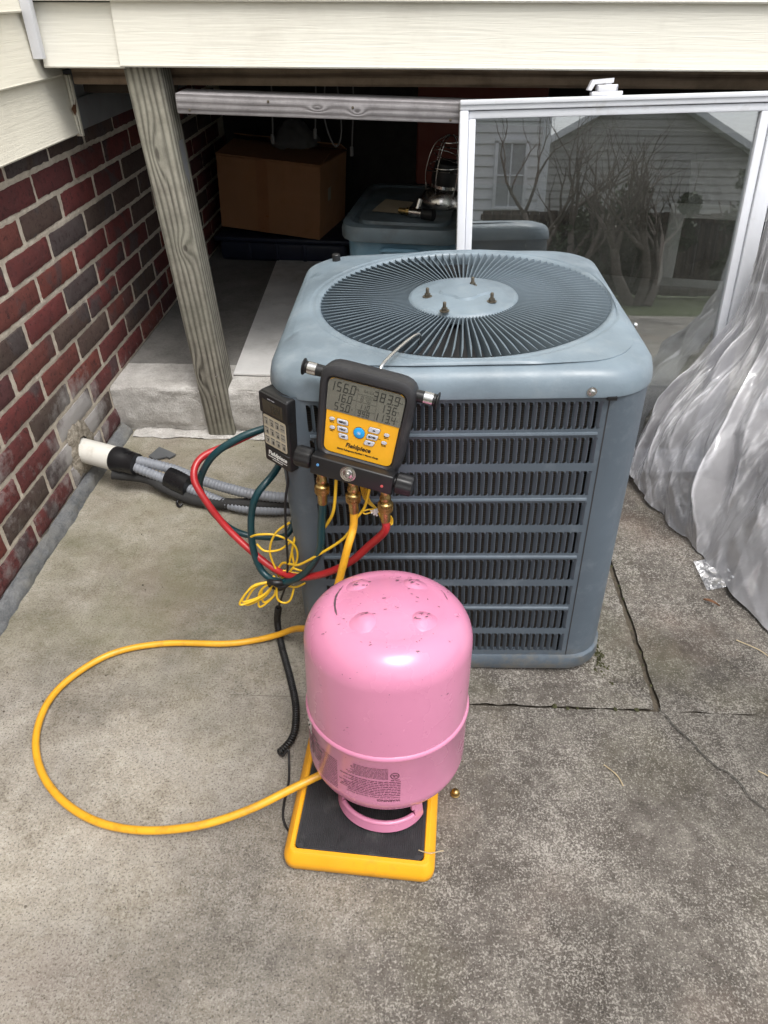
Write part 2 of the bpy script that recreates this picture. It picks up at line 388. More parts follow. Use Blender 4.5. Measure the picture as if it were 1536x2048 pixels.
def mat_plastic(name, base=.42, gloss=.75):
    m, nt, b, out = new_mat(name); nt.nodes.remove(b); N = NT(nt); v = N.coord()
    tr = N.n('ShaderNodeBsdfTransparent'); tr.inputs[0].default_value = (.97,.97,.985,1)
    df = N.n('ShaderNodeBsdfDiffuse'); df.inputs[0].default_value = (.93,.92,.96,1)
    tl = N.n('ShaderNodeBsdfTranslucent'); tl.inputs[0].default_value = (.82,.81,.84,1)
    gl = N.n('ShaderNodeBsdfGlossy'); gl.inputs['Roughness'].default_value = .075
    w1 = N.math('ABSOLUTE', N.math('SUBTRACT', N.noise(N.coord(scale=(1, 1, .7), rot=(.5, .3, .2)), 7, 2, .5, .5), .5)); w2 = N.math('ABSOLUTE', N.math('SUBTRACT', N.noise(N.coord(scale=(1, 1, .7), rot=(-.6, .2, 0)), 19, 2, .5, .4), .5))
    ns = N.bump(N.math('ADD', N.math('MULTIPLY', w1, 1.8), N.math('ADD', N.math('MULTIPLY', w2, .9), N.math('MULTIPLY', N.noise(v, 45, 3, .6), .15))), .34, .014)
    N.set(gl.inputs['Normal'], ns); N.set(df.inputs['Normal'], ns)
    m1 = N.n('ShaderNodeMixShader'); m1.inputs[0].default_value = .18; N.set(m1.inputs[1], df.outputs[0]); N.set(m1.inputs[2], tl.outputs[0])
    lw = N.n('ShaderNodeLayerWeight'); lw.inputs['Blend'].default_value = .3
    geo = N.n('ShaderNodeNewGeometry')
    op = N.math('ADD', N.math('MULTIPLY', lw.outputs['Facing'], .46), N.math('ADD', N.ramp(N.noise(v, 6, 5, .65), [(.3, base - .05), (.72, base + .07)]), N.ramp(geo.outputs['Pointiness'], [(.455, .16), (.495, 0), (.505, 0), (.54, .35)])))
    op = N.math('MINIMUM', op, .96)
    m2 = N.n('ShaderNodeMixShader'); N.set(m2.inputs[0], op); N.set(m2.inputs[1], tr.outputs[0]); N.set(m2.inputs[2], m1.outputs[0])
    fr = N.n('ShaderNodeFresnel'); fr.inputs['IOR'].default_value = 1.45; N.set(fr.inputs['Normal'], ns)
    m3 = N.n('ShaderNodeMixShader'); N.set(m3.inputs[0], N.math('MULTIPLY_ADD', fr.outputs[0], gloss, .02)); N.set(m3.inputs[1], m2.outputs[0]); N.set(m3.inputs[2], gl.outputs[0])
    nt.links.new(m3.outputs[0], out.inputs[0])
    return m

M_siding_x = mat_siding('cream_vinyl_along_x', (.73,.71,.635), 'X')
M_siding_y = mat_siding('cream_vinyl_along_y', (.75,.715,.61), 'Y')
M_white = surf('white_vinyl_trim', (.76,.77,.82), .4, var=.05, dirt=((.35,.33,.3), .12, 14))
M_brick = mat_brick('fired_brick')
M_mortar = mat_rough('mortar', (.70,.63,.53), (.47,.405,.33), 22, .8, .004)
M_parge = mat_rough('grey_parging', (.21,.215,.22), (.10,.105,.11), 18, .8, .006, green=(.20,.19,.16))
M_curb = mat_rough('pale_render', (.62,.60,.57), (.36,.34,.315), 16, .9, .008)
M_conc = mat_concrete('patio_concrete')
M_floor = mat_rough('crawl_floor', (.25,.24,.225), (.14,.135,.125), 9, .4, .003)
M_back = mat_rough('shade_darkened_block', (.05,.046,.042), (.02,.018,.017), 9, .4, .003)  # wall colour lowered: the dimness of the crawl space is painted in
M_board = surf('dusty_white_board', (.74,.73,.71), .7, var=.14, vscale=7, dirt=((.34,.32,.27), .35, 5), bump=.2, bscale=60)
M_post = mat_wood('weathered_post', (.345,.325,.275), (.075,.066,.055), 'Z', 430, 10, knots=((.78, -.006, -.045, .055, .016), (.56, .012, -.045, .03, .02), (.20, -.026, -.045, .045, .014)), green=(.235,.24,.19))
M_rail = mat_wood('grey_rail', (.335,.32,.33), (.13,.12,.122), 'X', 520, 5, knots=((.32, -.047, .0, .018, .006), (.41, -.047, -.004, .016, .007), (.11, -.03, .0205, .014, .006)))
M_beam = mat_wood('brown_beam', (.33,.25,.18), (.10,.07,.05), 'X', 300, 6)
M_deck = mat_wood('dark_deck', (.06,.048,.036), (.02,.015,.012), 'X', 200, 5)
M_flash = surf('grey_flashing', (.23,.235,.245), .5, var=.12, dirt=((.22,.14,.11), .15, 16))
M_ac = surf('shaded_blue_grey_paint', (.090,.115,.142), .48, var=.10, vscale=6, splash=((.17,.155,.125), .10), dirt=((.16,.19,.22), .28, 22), bump=.15, bscale=420, bdist=.0007, chips=((.55,.56,.57), .765, 34))  # darker than the lid: weaker light on the sides is put into the colour
M_louver = surf('louver_paint', (.095,.121,.150), .48, var=.12, vscale=30, dirt=((.13,.14,.15), .25, 40), bump=.15, bscale=420, bdist=.0007)  # follows the casing colour, with the shade of the sides painted in
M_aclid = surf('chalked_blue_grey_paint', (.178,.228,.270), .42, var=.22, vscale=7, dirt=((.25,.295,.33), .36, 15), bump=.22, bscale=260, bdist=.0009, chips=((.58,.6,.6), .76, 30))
M_vane = surf('fan_grille_paint', (.110,.144,.172), .62, var=.12, vscale=12, dirt=((.10,.12,.14), .25, 30))
M_dark = surf('dark_inside', (.03,.03,.032), .7, var=.3)
M_fan = surf('fan_blade', (.07,.075,.08), .5, var=.2)
M_steel = surf('bright_steel', (.62,.62,.62), .25, metal=1, var=.1)
M_bolt = surf('oxidised_bolt', (.16,.14,.11), .45, metal=.8, var=.35, vscale=80)
M_brass = surf('brass', (.46,.32,.13), .33, metal=1, var=.28, vscale=60, dirt=((.16,.10,.05), .25, 70))
M_black = surf('black_rubber', (.012,.012,.013), .5, var=.2)
M_blackp = surf('black_plastic', (.011,.011,.012), .42, var=.18, bump=.15, bscale=500, bdist=.0005, dirt=((.045,.043,.04), .12, 25))
M_rubber = surf('charcoal_rubber_boot', (.024,.024,.027), .5, var=.15, bump=.12, bscale=500, bdist=.0005, dirt=((.07,.066,.066), .22, 22))
M_yellow = surf('yellow_faceplate', (.84,.42,.018), .42, var=.06, vscale=20, dirt=((.50,.25,.03), .16, 60))
M_lcd = surf('lcd_glass', (.150,.150,.126), .12, var=.05, spec=.6)
M_lcdtxt = surf('lcd_segments', (.035,.037,.033), .3, var=.05)
M_lcdfaint = surf('lcd_faint_segments', (.10,.10,.085), .3, var=.05)
M_key = surf('grey_keys', (.52,.54,.60), .4, var=.05)
M_blue = surf('blue_key', (.02,.33,.72), .3, var=.05)
M_keyline = surf('key_outline', (.10,.06,.03), .5)
M_ink = surf('black_ink', (.012,.012,.012), .5, var=.1)
M_wink = surf('white_ink', (.75,.75,.72), .5, var=.05)
M_keypad = surf('ivory_keypad', (.56,.50,.37), .5, var=.08)
M_keygrey = surf('keypad_keys', (.36,.34,.29), .5, var=.1)
M_pink = None
M_scaley = surf('yellow_scale_paint', (.80,.37,.012), .4, var=.06, vscale=12, dirt=((.42,.20,.03), .16, 24), chips=((.35,.2,.05), .80, 45))
M_mat = surf('ribbed_black_rubber', (.024,.024,.027), .55, var=.25, vscale=30, dirt=((.11,.11,.105), .2, 26))
M_yhose = surf('yellow_hose', (.76,.38,.022), .38, var=.10, vscale=18, dirt=((.22,.12,.03), .22, 34), chips=((.07,.045,.02), .745, 60))
M_ywire = surf('yellow_wire', (.83,.52,.03), .42, var=.07)
M_rhose = surf('red_hose', (.42,.022,.026), .35, var=.12, dirt=((.16,.03,.03), .15, 30))
M_those = surf('teal_hose', (.008,.045,.055), .36, var=.12)
M_pvc = surf('white_pvc', (.76,.74,.68), .35, var=.05, dirt=((.40,.33,.24), .15, 20))
M_conduit = surf('grey_conduit', (.23,.245,.275), .5, var=.1, dirt=((.14,.135,.125), .3, 14))
M_tape = surf('black_tape', (.010,.010,.011), .3, var=.2)
M_carton = surf('brown_cardboard', (.34,.165,.075), .8, var=.14, vscale=4, dirt=((.16,.07,.03), .25, 5))
M_tote = surf('blue_tote', (.13,.25,.34), .45, var=.1, dirt=((.12,.13,.13), .3, 7))
M_totelid = surf('grey_blue_lid', (.10,.135,.155), .5, var=.15, dirt=((.055,.052,.045), .6, 6))
M_navybin = surf('navy_bin', (.012,.018,.04), .5, var=.2)
M_paper = surf('brown_paper', (.35,.29,.20), .8, var=.1)
M_bag = surf('pale_bag', (.10,.10,.10), .55, var=.15)
M_chrome = surf('worn_chrome', (.62,.60,.58), .22, metal=1, var=.2)
M_navy = surf('navy_upholstery', (.022,.025,.036), .75, var=.2, vscale=15, bump=.3, bscale=300)
M_greyframe = surf('grey_white_sash', (.80,.81,.82), .5, var=.1)
M_sash = surf('flaking_white_paint', (.72,.74,.79), .42, var=.05, dirt=((.42,.40,.37), .12, 18), chips=((.30,.25,.19), .735, 26))
M_glass = mat_glass('dusty_window_glass')
M_sheet = mat_plastic('plastic_sheeting', .34, 1.9)
M_cover = mat_plastic('thin_plastic_cover', .34)
M_foam = surf('grey_blue_cushion', (.15,.155,.175), .8, var=.15)
M_slate = surf('slate', (.11,.115,.12), .7, var=.2)
M_leaf = surf('dead_leaf', (.19,.09,.045), .8, var=.3, vscale=60)
M_straw = surf('dry_straw', (.42,.34,.21), .7, var=.2, vscale=60)
M_zip = surf('white_tie', (.80,.80,.80), .4)
M_moss = surf('moss', (.045,.046,.016), .95, var=.4, vscale=90, bump=.8, bscale=260, bdist=.004)

# ================================================================== GROUND AND HOUSE
# pad outline under the condenser, patio around it with a real open joint
def slab(name, x0, x1, y0, y1, z, nx, ny):
    mb = MB()
    nx = max(2, nx); ny = max(2, ny)
    def top(u, v):
        x = x0 + (x1-x0)*u; y = y0 + (y1-y0)*v
        e = 0
        if ((name == 'patio' and v == 1) or (name == 'pad' and v == 0)) and x < -.06 + .05*noise.noise((x*30, 0, 0)): return (x, .8595, z + (.0 if name == 'patio' else -.001))
        if u in (0, 1) and not (name == 'pad' and u == 0): x += .004 * noise.noise((y*40, x0*9, 3)) ; e = -.003
        if v in (0, 1) and not (name == 'patio' and v == 1 and x < -.33): y += .004 * noise.noise((x*40, y0*9, 7)) ; e = -.003
        return (x, y, z + e + .0012 * noise.noise((x*3, y*3, 0)))
    mb.grid(top, nx, ny)
    return mb
g = MB(); g.grid(lambda u, v: (-120 + 240*u, -160 + 240*v, -.12), 2, 2)
M_lawn = mat_rough('lawn_far', (.06,.075,.028), (.03,.04,.014), 3, .6, .02, fine=60)
struct('ground', g, M_lawn)
b = MB(); b.box(-.90, 4.2, -3.4, 1.90, -.10, -.012)
struct('joint_bed', b, mat_rough('joint_soil', (.12,.10,.075), (.045,.038,.03), 40, .8, .006))
mb = slab('patio', -.862, 4.1, -3.4, .858, 0, 160, 140)
mb.grid(lambda u, v: (-.862 + (-.3335+.862)*u, .858 + 1.03*v, 0), 40, 60)
struct('front_patio_slab', mb, M_conc, 60)
mb = slab('pad', -.3345, .483, .8605, 1.87, .002, 80, 80)
struct('condenser_pad_slab', mb, M_conc, 60)
mb = slab('side', .497, 4.1, .8605, 1.86, -.001, 110, 80)
struct('side_patio_slab', mb, M_conc, 60)
# hairline crack running out from the pad corner: a thin open groove line of grit
cr = MB()
cp = smooth([(.49,.862,.0),(.512,.815,.0),(.53,.79,.0),(.548,.752,.0),(.583,.715,.0),(.592,.686,.0),(.612,.66,.0)], 9)
for i in range(len(cp)-1):
    a, c_ = cp[i], cp[i+1]; d = (c_-a).normalized(); n_ = Vector((-d.y, d.x, 0)); w0 = .0013 + .0009*noise.noise(a*90); w1 = .0013 + .0009*noise.noise(c_*90)
    a = a + n_*.004*noise.noise(a*60); c2 = c_ + n_*.004*noise.noise(c_*60)
    cr.add([a-n_*w0, c2-n_*w1, c2+n_*w1, a+n_*w0], [(0,1,2,3)])
for v_ in cr.v: v_.z = .0042
struct('hairline_crack', cr, surf('crack_grit', (.05,.046,.04), .95))

# ---- brick side wall (plane x = -0.885), every brick an object
wall = thing('brick_wall', 'red and brown brick side wall of the house at the left', 'wall', (-.885, 1.8, 0))
bv = []
for k in range(6):
    rnd = random.Random(k + 50); mb = MB(); L_, H_ = .2035, .0530
    nx, nz = 14, 5
    def fr(u, v, rnd=rnd, k=k):
        x = (u - .5) * L_; z = (v - .5) * H_
        e = min(u, 1-u) * L_; e2 = min(v, 1-v) * H_; ed = min(e, e2)
        if u in (0, 1): x += .0022 * noise.noise((z*160, k*7.1, u*5))
        if v in (0, 1): z += .0020 * noise.noise((x*110, k*3.3, v*5)) + .0014 * noise.noise((x*330, k*5.3, v*5))
        return (.0045 - (.0035 if ed < .0005 else 0) + .0012*noise.noise((x*60, z*60, k*9.)), x, z)
    mb.grid(fr, nx, nz)
    # sides back into the mortar
    n1 = nx + 1
    loop = [i for i in range(n1)] + [nx + j*n1 for j in range(1, nz+1)] + [nz*n1 + i for i in range(nx-1, -1, -1)] + [j*n1 for j in range(nz-1, 0, -1)]
    b0 = len(mb.v)
    for i in loop: mb.v.append(Vector((-.03, mb.v[i].y, mb.v[i].z)))
    q = len(loop)
    for i in range(q): mb.f.append([loop[(i+1) % q], loop[i], b0 + i, b0 + (i+1) % q]); mb.m.append(0)
    bv.append(mesh_of('brick', mb, M_brick, 50))
PZ, P0 = .0668, .0205
rb = random.Random(3)
HOLE = (1.605, .100, .050)
first = True
for k in range(13):
    zc = P0 + PZ * k + PZ / 2
    off = 0 if k % 2 == 0 else -.108
    for j in range(-11, 9):
        yc = 1.717 + .2215 * j + off + .110
        if yc < -.45 or yc > 3.58: continue
        o = obj('brick', rb.choice(bv), None, wall)
        o.location = (rb.uniform(-.0015, .0015), yc - 1.8 + rb.uniform(-.002, .002), zc + rb.uniform(-.0012, .0012))
        o.rotation_euler = (rb.uniform(-.006, .006), 0, rb.uniform(-.008, .008))
mb = MB()
def mort(u, v):
    y = -.60 + 4.2 * u; z = .86 * v
    k = ((z - P0) / PZ) % 1.0; t = min(k, 1-k) * PZ
    prof = .0022 * math.exp(-(t/.004)**2)
    return (-.0022 + prof*.6 + .0012*noise.noise((y*70, z*70, 0)) + .0008*noise.noise((y*200, z*200, 2)), y - 1.8, z)
mb.grid(mort, 840, 190)
mb.box(-.20, -.006, -.60-1.8, 3.62-1.8, -.02, 2.9)
obj('mortar', mb, M_mortar, wall, 60)
# rough mortar plug around the pipe hole (lumpy, torn)
mb = MB()
def plug(u, v):
    a = 2*PI*u; rr = (.033 + .040*v) * (1 + .30*noise.noise((math.cos(a)*1.4, math.sin(a)*1.4, 5)) + .12*noise.noise((math.cos(a)*5, math.sin(a)*5, 2)))
    h = .011 * math.sin(min(1, (1-v)*1.35) * PI * .55) + .005*noise.noise((math.cos(a)*rr*90, math.sin(a)*rr*90, 0))
    return (.002 + max(-.003, h * (1 if v < .99 else 0)) , 1.580 - 1.8 + rr*1.05*math.cos(a), .096 + rr*1.08*math.sin(a))
mb.grid(plug, 60, 10)
obj('patch', mb, mat_rough('lime_patch', (.46,.41,.34), (.17,.145,.11), 55, 1.0, .008), wall, 70)
# parged footing strip along the bottom
mb = MB()
def foot(u, v):
    y = -.6 + 2.44 * u
    pr = [(.0005,.027),(.006,.0255),(.016,.018),(.024,.006),(.027,-.004),(.026,-.02)]
    i = v * 5; a = int(min(4, i)); t = i - a
    x = pr[a][0]*(1-t) + pr[a+1][0]*t; z = pr[a][1]*(1-t) + pr[a+1][1]*t
    nn = .005*noise.noise((y*9, v*2, 0)) + .0035*noise.noise((y*38, v*6, 1)) + .0015*noise.noise((y*120, v*14, 1))
    return (-.885 + .006 + x*1.05 + nn, y, z + nn*.5 + .003)
mb.grid(foot, 380, 10, flip=True)
tag(obj('parged_footing', mb, M_parge, None, 60), 'grey parged mortar strip along the foot of the brick wall', 'footing')

# ---- left siding boards
side = thing('side_wall_siding', 'cream vinyl siding lapped over the top of the brick wall', 'siding', (-.84, 1.0, .80))
def lap_board(length, h, axis):
    """profile: bottom butt proud, top tucked under the next board"""
    mb = MB()
    pr = [(-.012, 0.0), (.0, .0), (.0015, .003), (-.0005, .0065), (-.0105, h + .012)]
    vs = []; fs = []
    for t in (0, length):
        for (d, z) in pr: vs.append((d, t, z) if axis == 'Y' else (t, -d, z))
    k = len(pr)
    for i in range(k - 1): fs.append((i, i+1, k+i+1, k+i) if axis == 'X' else (i+1, i, k+i, k+i+1))
    mb.add(vs, fs); return mb
for i in range(14):
    z = .803 + .125 * i
    yend = 1.935 if i < 1 else (1.90 if i < 2 else 1.796)
    o = obj('siding_board', lap_board(yend + 1.6, .125, 'Y'), M_siding_y, side, 30)
    o.location = (0, -1.6 - 1.0, z - .80)
mb = MB(); mb.rbox(-.012, .004, .936, .948, -.004, .128, .0015); mb.rbox(-.004, .0015, .926, .936, -.002, .128, .001)
obj('end_trim', mb, M_siding_y, side)
mb = MB(); mb.rbox(.0, .022, .778, .797, .170, 1.7, .002)
obj('corner_trim', mb, M_white, side)
mb = MB(); mb.add([(.0035,.905,.060),(.0045,.93,.052),(.005,.938,.078),(.0045,.93,.066),(.004,.921,.068)], [(0,1,2,3,4)])
mb.add([(.0035,.905,.060),(.0038,.918,.044),(.0045,.93,.052)], [(0,1,2)])
obj('torn_leaf', mb, M_leaf, side)

# ---- upper wall above the opening
up = thing('upper_wall_siding', 'cream vinyl siding boards of the wall above the crawl space opening', 'siding', (-.836, 1.80, .955))
for i in range(12):
    if i == 0:
        o = obj('siding_board', lap_board(.182, .112, 'X'), M_siding_x, up, 30); o.location = (.004, .006, -.003)
        o = obj('siding_board', lap_board(5.0, .112, 'X'), M_siding_x, up, 30); o.location = (.178, 0, 0)
    else:
        o = obj('siding_board', lap_board(5.2, .112, 'X'), M_siding_x, up, 30); o.location = (.0, .0, .1165*i + .0015)
mb = MB(); mb.box(0, 5.2, .016, .10, .004, 1.6); obj('sheathing', mb, M_deck, up)

# grey flashing and beam under the wall, deck underside
mb = MB(); mb.rbox(-.884, -.872, 1.95, 3.2, .797, .868, .002); mb.rbox(-.884, -.879, 1.95, 3.2, .866, .93, .001)
tag(obj('flashing_strip', mb, M_flash), 'grey flashing strip on the brick wall behind the siding end', 'flashing')
mb = MB(); mb.rbox(-.83, 3.6, 1.935, 1.975, .908, 1.05, .004)
tag(obj('deck_beam', mb, M_beam), 'dark brown grained beam under the cream wall', 'beam')
mb = MB(); mb.rbox(-.83, -.60, 1.985, 2.02, .885, 1.05, .004)
tag(obj('blocking_board', mb, M_deck), 'short dark board between the brick wall and the post', 'board')
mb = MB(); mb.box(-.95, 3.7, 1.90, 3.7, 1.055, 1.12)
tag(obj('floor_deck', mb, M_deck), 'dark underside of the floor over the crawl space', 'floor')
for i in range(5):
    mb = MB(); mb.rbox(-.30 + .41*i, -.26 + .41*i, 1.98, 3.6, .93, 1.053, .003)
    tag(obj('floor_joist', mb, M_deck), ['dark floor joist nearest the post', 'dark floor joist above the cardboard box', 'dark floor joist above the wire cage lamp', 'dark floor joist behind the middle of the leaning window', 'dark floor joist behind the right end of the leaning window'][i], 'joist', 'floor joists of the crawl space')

# post and rail
post = thing('support_post', 'weathered wooden post leaning in front of the crawl space corner', 'post', (-.567, 1.866, 0), (0, rad(-3.2), 0))
mb = MB(); mb.rbox(-.041, .041, -.045, .045, .004, .985, .005, 2)
obj('timber', mb, M_post, post)
mb = MB(); mb.add([(.0415,-.012,.80),(.0425,.02,.80),(.0425,.018,.72),(.0425,.004,.70),(.0415,-.012,.73)], [(0,1,2,3,4)])
obj('split_patch', mb, M_flash, post)
mb = MB()
for (px, pz) in ((.004, .137), (.022, .20)): mb.lathe([(.0, .0), (.0035, 0), (.0035, -.002), (0, -.003)], 10, 0, Matrix.Translation((px, -.0445, pz)) @ Matrix.Rotation(rad(-90), 4, 'X'))
obj('nail_head', mb, M_steel, post)
rail = thing('wooden_rail', 'silver grey weathered timber rail fixed to the post across the opening', 'rail', (-.545, 1.84, .887), (0, rad(1.3), 0))
mb = MB(); mb.rbox(0, 1.9, -.047, .042, -.0205, .0205, .004, 2)
obj('timber', mb, M_rail, rail)
mb = MB()
for (px, pz) in ((.03, -.012), (.40, .004), (.62, -.014), (.21, .010)): mb.lathe([(0, 0), (.003, 0), (.003, -.002), (0, -.0025)], 8, 0, Matrix.Translation((px, -.0466, pz)) @ Matrix.Rotation(rad(-90), 4, 'X'))
obj('nail_head', mb, M_bolt, rail)

# ---- rendered curb and crawl space floor
mb = MB()
def curb(u, v):
    x = -.885 + 3.9 * u
    pr = [(1.856,-.01),(1.846,.012),(1.838,.035),(1.836,.10),(1.837,.141),(1.845,.151),(1.90,.1525),(2.0,.153)]
    i = v * 7; a = int(min(6, i)); t = i - a
    y = pr[a][0]*(1-t)+pr[a+1][0]*t; z = pr[a][1]*(1-t)+pr[a+1][1]*t
    nn = .007*noise.noise((x*5, v*3, 0)) + .005*noise.noise((x*18, z*60, 1)) + .004*noise.noise((x*45, z*170, 2)) + .002*noise.noise((x*120, z*260, 4))
    if v < .16: nn += .012*noise.noise((x*9, 4, 4)) * (1 - v/.16)
    return (x, y - nn * (1 if v < .75 else .25), z + nn*.35)
mb.grid(curb, 420, 26)
tag(obj('concrete_curb', mb, M_curb, None, 60), 'rough whitish rendered curb across the front of the crawl space', 'curb')
# ragged gap of broken render under the curb at the wall end
mb = MB()
def rub(u, v):
    x = -.84 + .46*u; y = 1.805 + .05*v
    return (x, y + .012*noise.noise((x*17, 0, 0)), .003 + .010*v*max(0, .5 + noise.noise((x*30, y*30, 0))) + .003*noise.noise((x*90, y*90, 0)))
mb.grid(rub, 90, 8)
tag(obj('crumbled_render', mb, M_curb, None, 60), 'crumbled pale render along the foot of the curb', 'rubble')
mb = MB(); mb.box(-.95, 3.7, 1.95, 3.7, -.1, .150); struct('crawl_space_floor', mb, M_floor)
mb = MB(); mb.box(-.95, 3.8, 3.60, 3.7, 0, 1.1); tag(obj('back_wall', mb, M_back), 'shade-darkened block wall at the back of the crawl space', 'wall')
mb = MB(); mb.box(3.6, 3.7, 1.95, 3.6, 0, 1.1); tag(obj('added_end_wall', mb, M_back), 'added unseen wall keeping the right end of the crawl space dark', 'wall')  # unseen wall, added so that the crawl space stays dark
mb = MB(); mb.add([(-.535,1.925,.156),(1.75,1.89,.156),(1.60,2.70,.156),(.5,2.97,.156),(-.585,3.05,.156),(-.535,1.925,.161),(1.75,1.89,.161),(1.60,2.70,.161),(.5,2.97,.161),(-.585,3.05,.161)],
                 [(4,3,2,1,0),(5,6,7,8,9),(0,1,6,5),(1,2,7,6),(2,3,8,7),(3,4,9,8),(4,0,5,9)])
tag(obj('floor_panel', mb, M_board), 'pale dusty panel lying on the crawl space floor behind the condenser', 'panel')

# ================================================================== CONDENSER UNIT
CX, CY = .100, 1.240
ac = thing('condenser_unit', 'blue grey outdoor air conditioning condenser with round fan grille', 'air conditioner', (CX, CY, .004), (0, rad(-2.3), 0))
def sq_r(q, h, r):
    """distance from centre to a rounded square of half size h, corner radius r, in direction q"""
    c, s = abs(math.cos(q)), abs(math.sin(q))
    t = h / max(c, s)
    if min(c, s) * t > h - r:
        a = h - r; bq = a * (c + s); cc = 2*a*a - r*r
        t = bq + math.sqrt(max(0, bq*bq - cc))
    return t
HB = .293
# base pan
mb = MB(); n = 96; vs = []
rings = [(HB + .004, 0), (HB + .006, .004), (HB + .006, .030), (HB + .002, .036), (HB - .03, .036)]
for (h, z) in rings:
    for j in range(n): q = 2*PI*j/n; t = sq_r(q, h, .075); vs.append((t*math.cos(q), t*math.sin(q), z))
mb.add(vs, [(i*n+j, i*n+(j+1)%n, (i+1)*n+(j+1)%n, (i+1)*n+j) for i in range(len(rings)-1) for j in range(n)])
obj('base_pan', mb, M_ac, ac)
# front corner posts and side and back cabinet
XL, XR = -.243, .2215
def wall_strip(pts, z0, z1):
    mb = MB(); k = len(pts)
    mb.add([(x, y, z0) for x, y in pts] + [(x, y, z1) for x, y in pts], [(i, i+1, k+i+1, k+i) for i in range(k-1)])
    return mb
def arc(cx, cy, r, a0, a1, n=12): return [(cx + r*math.cos(rad(a0 + (a1-a0)*i/n)), cy + r*math.sin(rad(a0 + (a1-a0)*i/n))) for i in range(n+1)]
Rc = .068; a = HB - Rc
pl = [(-HB, .02)] + arc(-(HB-.048), -(HB-.048), .048, 180, 270) + [(XL, -HB), (XL, -HB + .012)]
obj('corner_post', wall_strip(pl, .034, .607), M_ac, ac, 50)
pr = [(XR, -HB + .012), (XR, -HB)] + arc(a, -a, Rc, 270, 360) + [(HB, .02)]
obj('corner_post', wall_strip(pr, .034, .607), M_ac, ac, 50)
pb = [(HB, .022)] + arc(a, a, Rc, 0, 90) + arc(-a, a, Rc, 90, 180) + [(-HB, .022)]
obj('cabinet_back', wall_strip(pb, .034, .607), M_ac, ac, 50)
# louvred front: 9 rows of stamped louvers between cross bars
ROWS, TOPZ, PITCH, HH = 9, .5935, .0623, .0470
NC = 37; CW = (XR - .008 - (XL + .008)) / NC; FX0 = XL + .008
YF = -HB
def ssm(t): t = max(0, min(1, t)); return t*t*(3-2*t)
mb = MB(); gap = CW * .48; D = .0056
def louver(u, v):
    z = (v - .5)*(HH + .006)
    return (gap + (CW - .0004 - gap)*u, D*(1-u)**1.35 + .0002, z)
mb.grid(louver, 5, 1)
for e in (-1, 1):                                   # rounded inner corners of the stamped slot
    rc_ = .0046; pts = [(gap - rc_ + rc_*math.sin(rad(15*i)), e*(HH/2 - rc_ + rc_*math.cos(rad(15*i)))) for i in range(7)]
    poly = [(x, .0001, z) for x, z in pts] + [(gap + .0012, .0001, e*(HH/2 - rc_)), (gap + .0012, .0001, e*(HH/2 + .0003)), (gap - rc_, .0001, e*(HH/2 + .0003))]
    mb.add(poly, [list(range(len(poly)))[::e]])
mb.add([(CW-.0009,-.0008,-HH/2+.005),(CW,-.0008,-HH/2+.005),(CW,-.0008,HH/2-.005),(CW-.0009,-.0008,HH/2-.005)], [(0,1,2,3)])
lm = mesh_of('louver', mb, M_louver, 60)
cells = []
for r in range(ROWS):
    zc = TOPZ - HH/2 - PITCH * r
    for k in range(NC): cells.append((r, FX0 + CW*k, zc))
cells.sort(key=lambda c: (c[0], -c[1]))
# the cells hidden behind the tank, or least visible, go into the joined part
rest = [c for c in cells if (c[0] >= 6 and c[1] < .08)][:max(0, len(cells) - 297)]
rs = set(rest)
stuffmb = MB()
for cc in cells:
    r, x, z = cc
    if cc in rs:
        stuffmb.add([v_ for v_ in mb.v], mb.f, 0, Matrix.Translation((x, YF, z)))
    else:
        o = obj('louver', lm, None, ac); o.location = (x, YF, z)
obj('louver_bank', stuffmb, M_louver, ac, 60, kind='stuff')
for i in range(ROWS + 1):
    z1 = .603 if i == 0 else TOPZ - HH - PITCH*(i-1)
    z0 = TOPZ - PITCH*i if i < ROWS else .036
    mb = MB(); mb.add([(XL, YF, z0), (XR, YF, z0), (XR, YF, z1), (XL, YF, z1)], [(0,1,2,3)])
    mb.add([(XL, YF+.01, z0), (XR, YF+.01, z0), (XR, YF, z0), (XL, YF, z0)], [(0,1,2,3)])
    if 0 < i < ROWS and i % 2 == 1:
        zm = (z0 + z1)/2 - .001
        mb.tube([(XL + .010, YF - .0005, zm), (XR - .010, YF - .0005, zm)], .0036, 8)
    obj('louver_bar', mb, M_ac, ac)
for (x0, x1) in ((XL, FX0), (FX0 + CW*NC, XR)):
    mb = MB()
    for r in range(ROWS):
        z1 = TOPZ - PITCH*r; z0 = z1 - HH
        mb.add([(x0, YF, z0), (x1, YF, z0), (x1, YF, z1), (x0, YF, z1)], [(0,1,2,3)])
    obj('panel_edge', mb, M_ac, ac)
mb = MB(); mb.box(XR - .0006, XR + .0012, YF - .0006, YF + .004, .037, .602); obj('seam', mb, M_dark, ac)
mb = MB(); mb.box(XL + .004, XR - .004, YF + .020, YF + .05, .03, .60)
m_coil, nt, bs, out = new_mat('coil_fins'); N = NT(nt); o_ = N.sep(N.coord())
wv = N.math('SINE', N.math('MULTIPLY', o_[2], 1500)); wx = N.math('SINE', N.math('MULTIPLY', o_[0], 520))
hh = N.math('ADD', N.math('MULTIPLY', wv, .5), .5)
N.set(bs.inputs['Base Color'], N.mix(N.ramp(N.noise(N.coord(), 30, 5, .7), [(.35, 0), (.7, 1)]), N.mix(hh, (.012,.010,.008), (.060,.046,.034)), N.mix(hh, (.018,.014,.010), (.035,.03,.025))))
bs.inputs['Roughness'].default_value = .6; N.set(bs.inputs['Normal'], N.bump(hh, .6, .001))
obj('coil', mb, m_coil, ac)
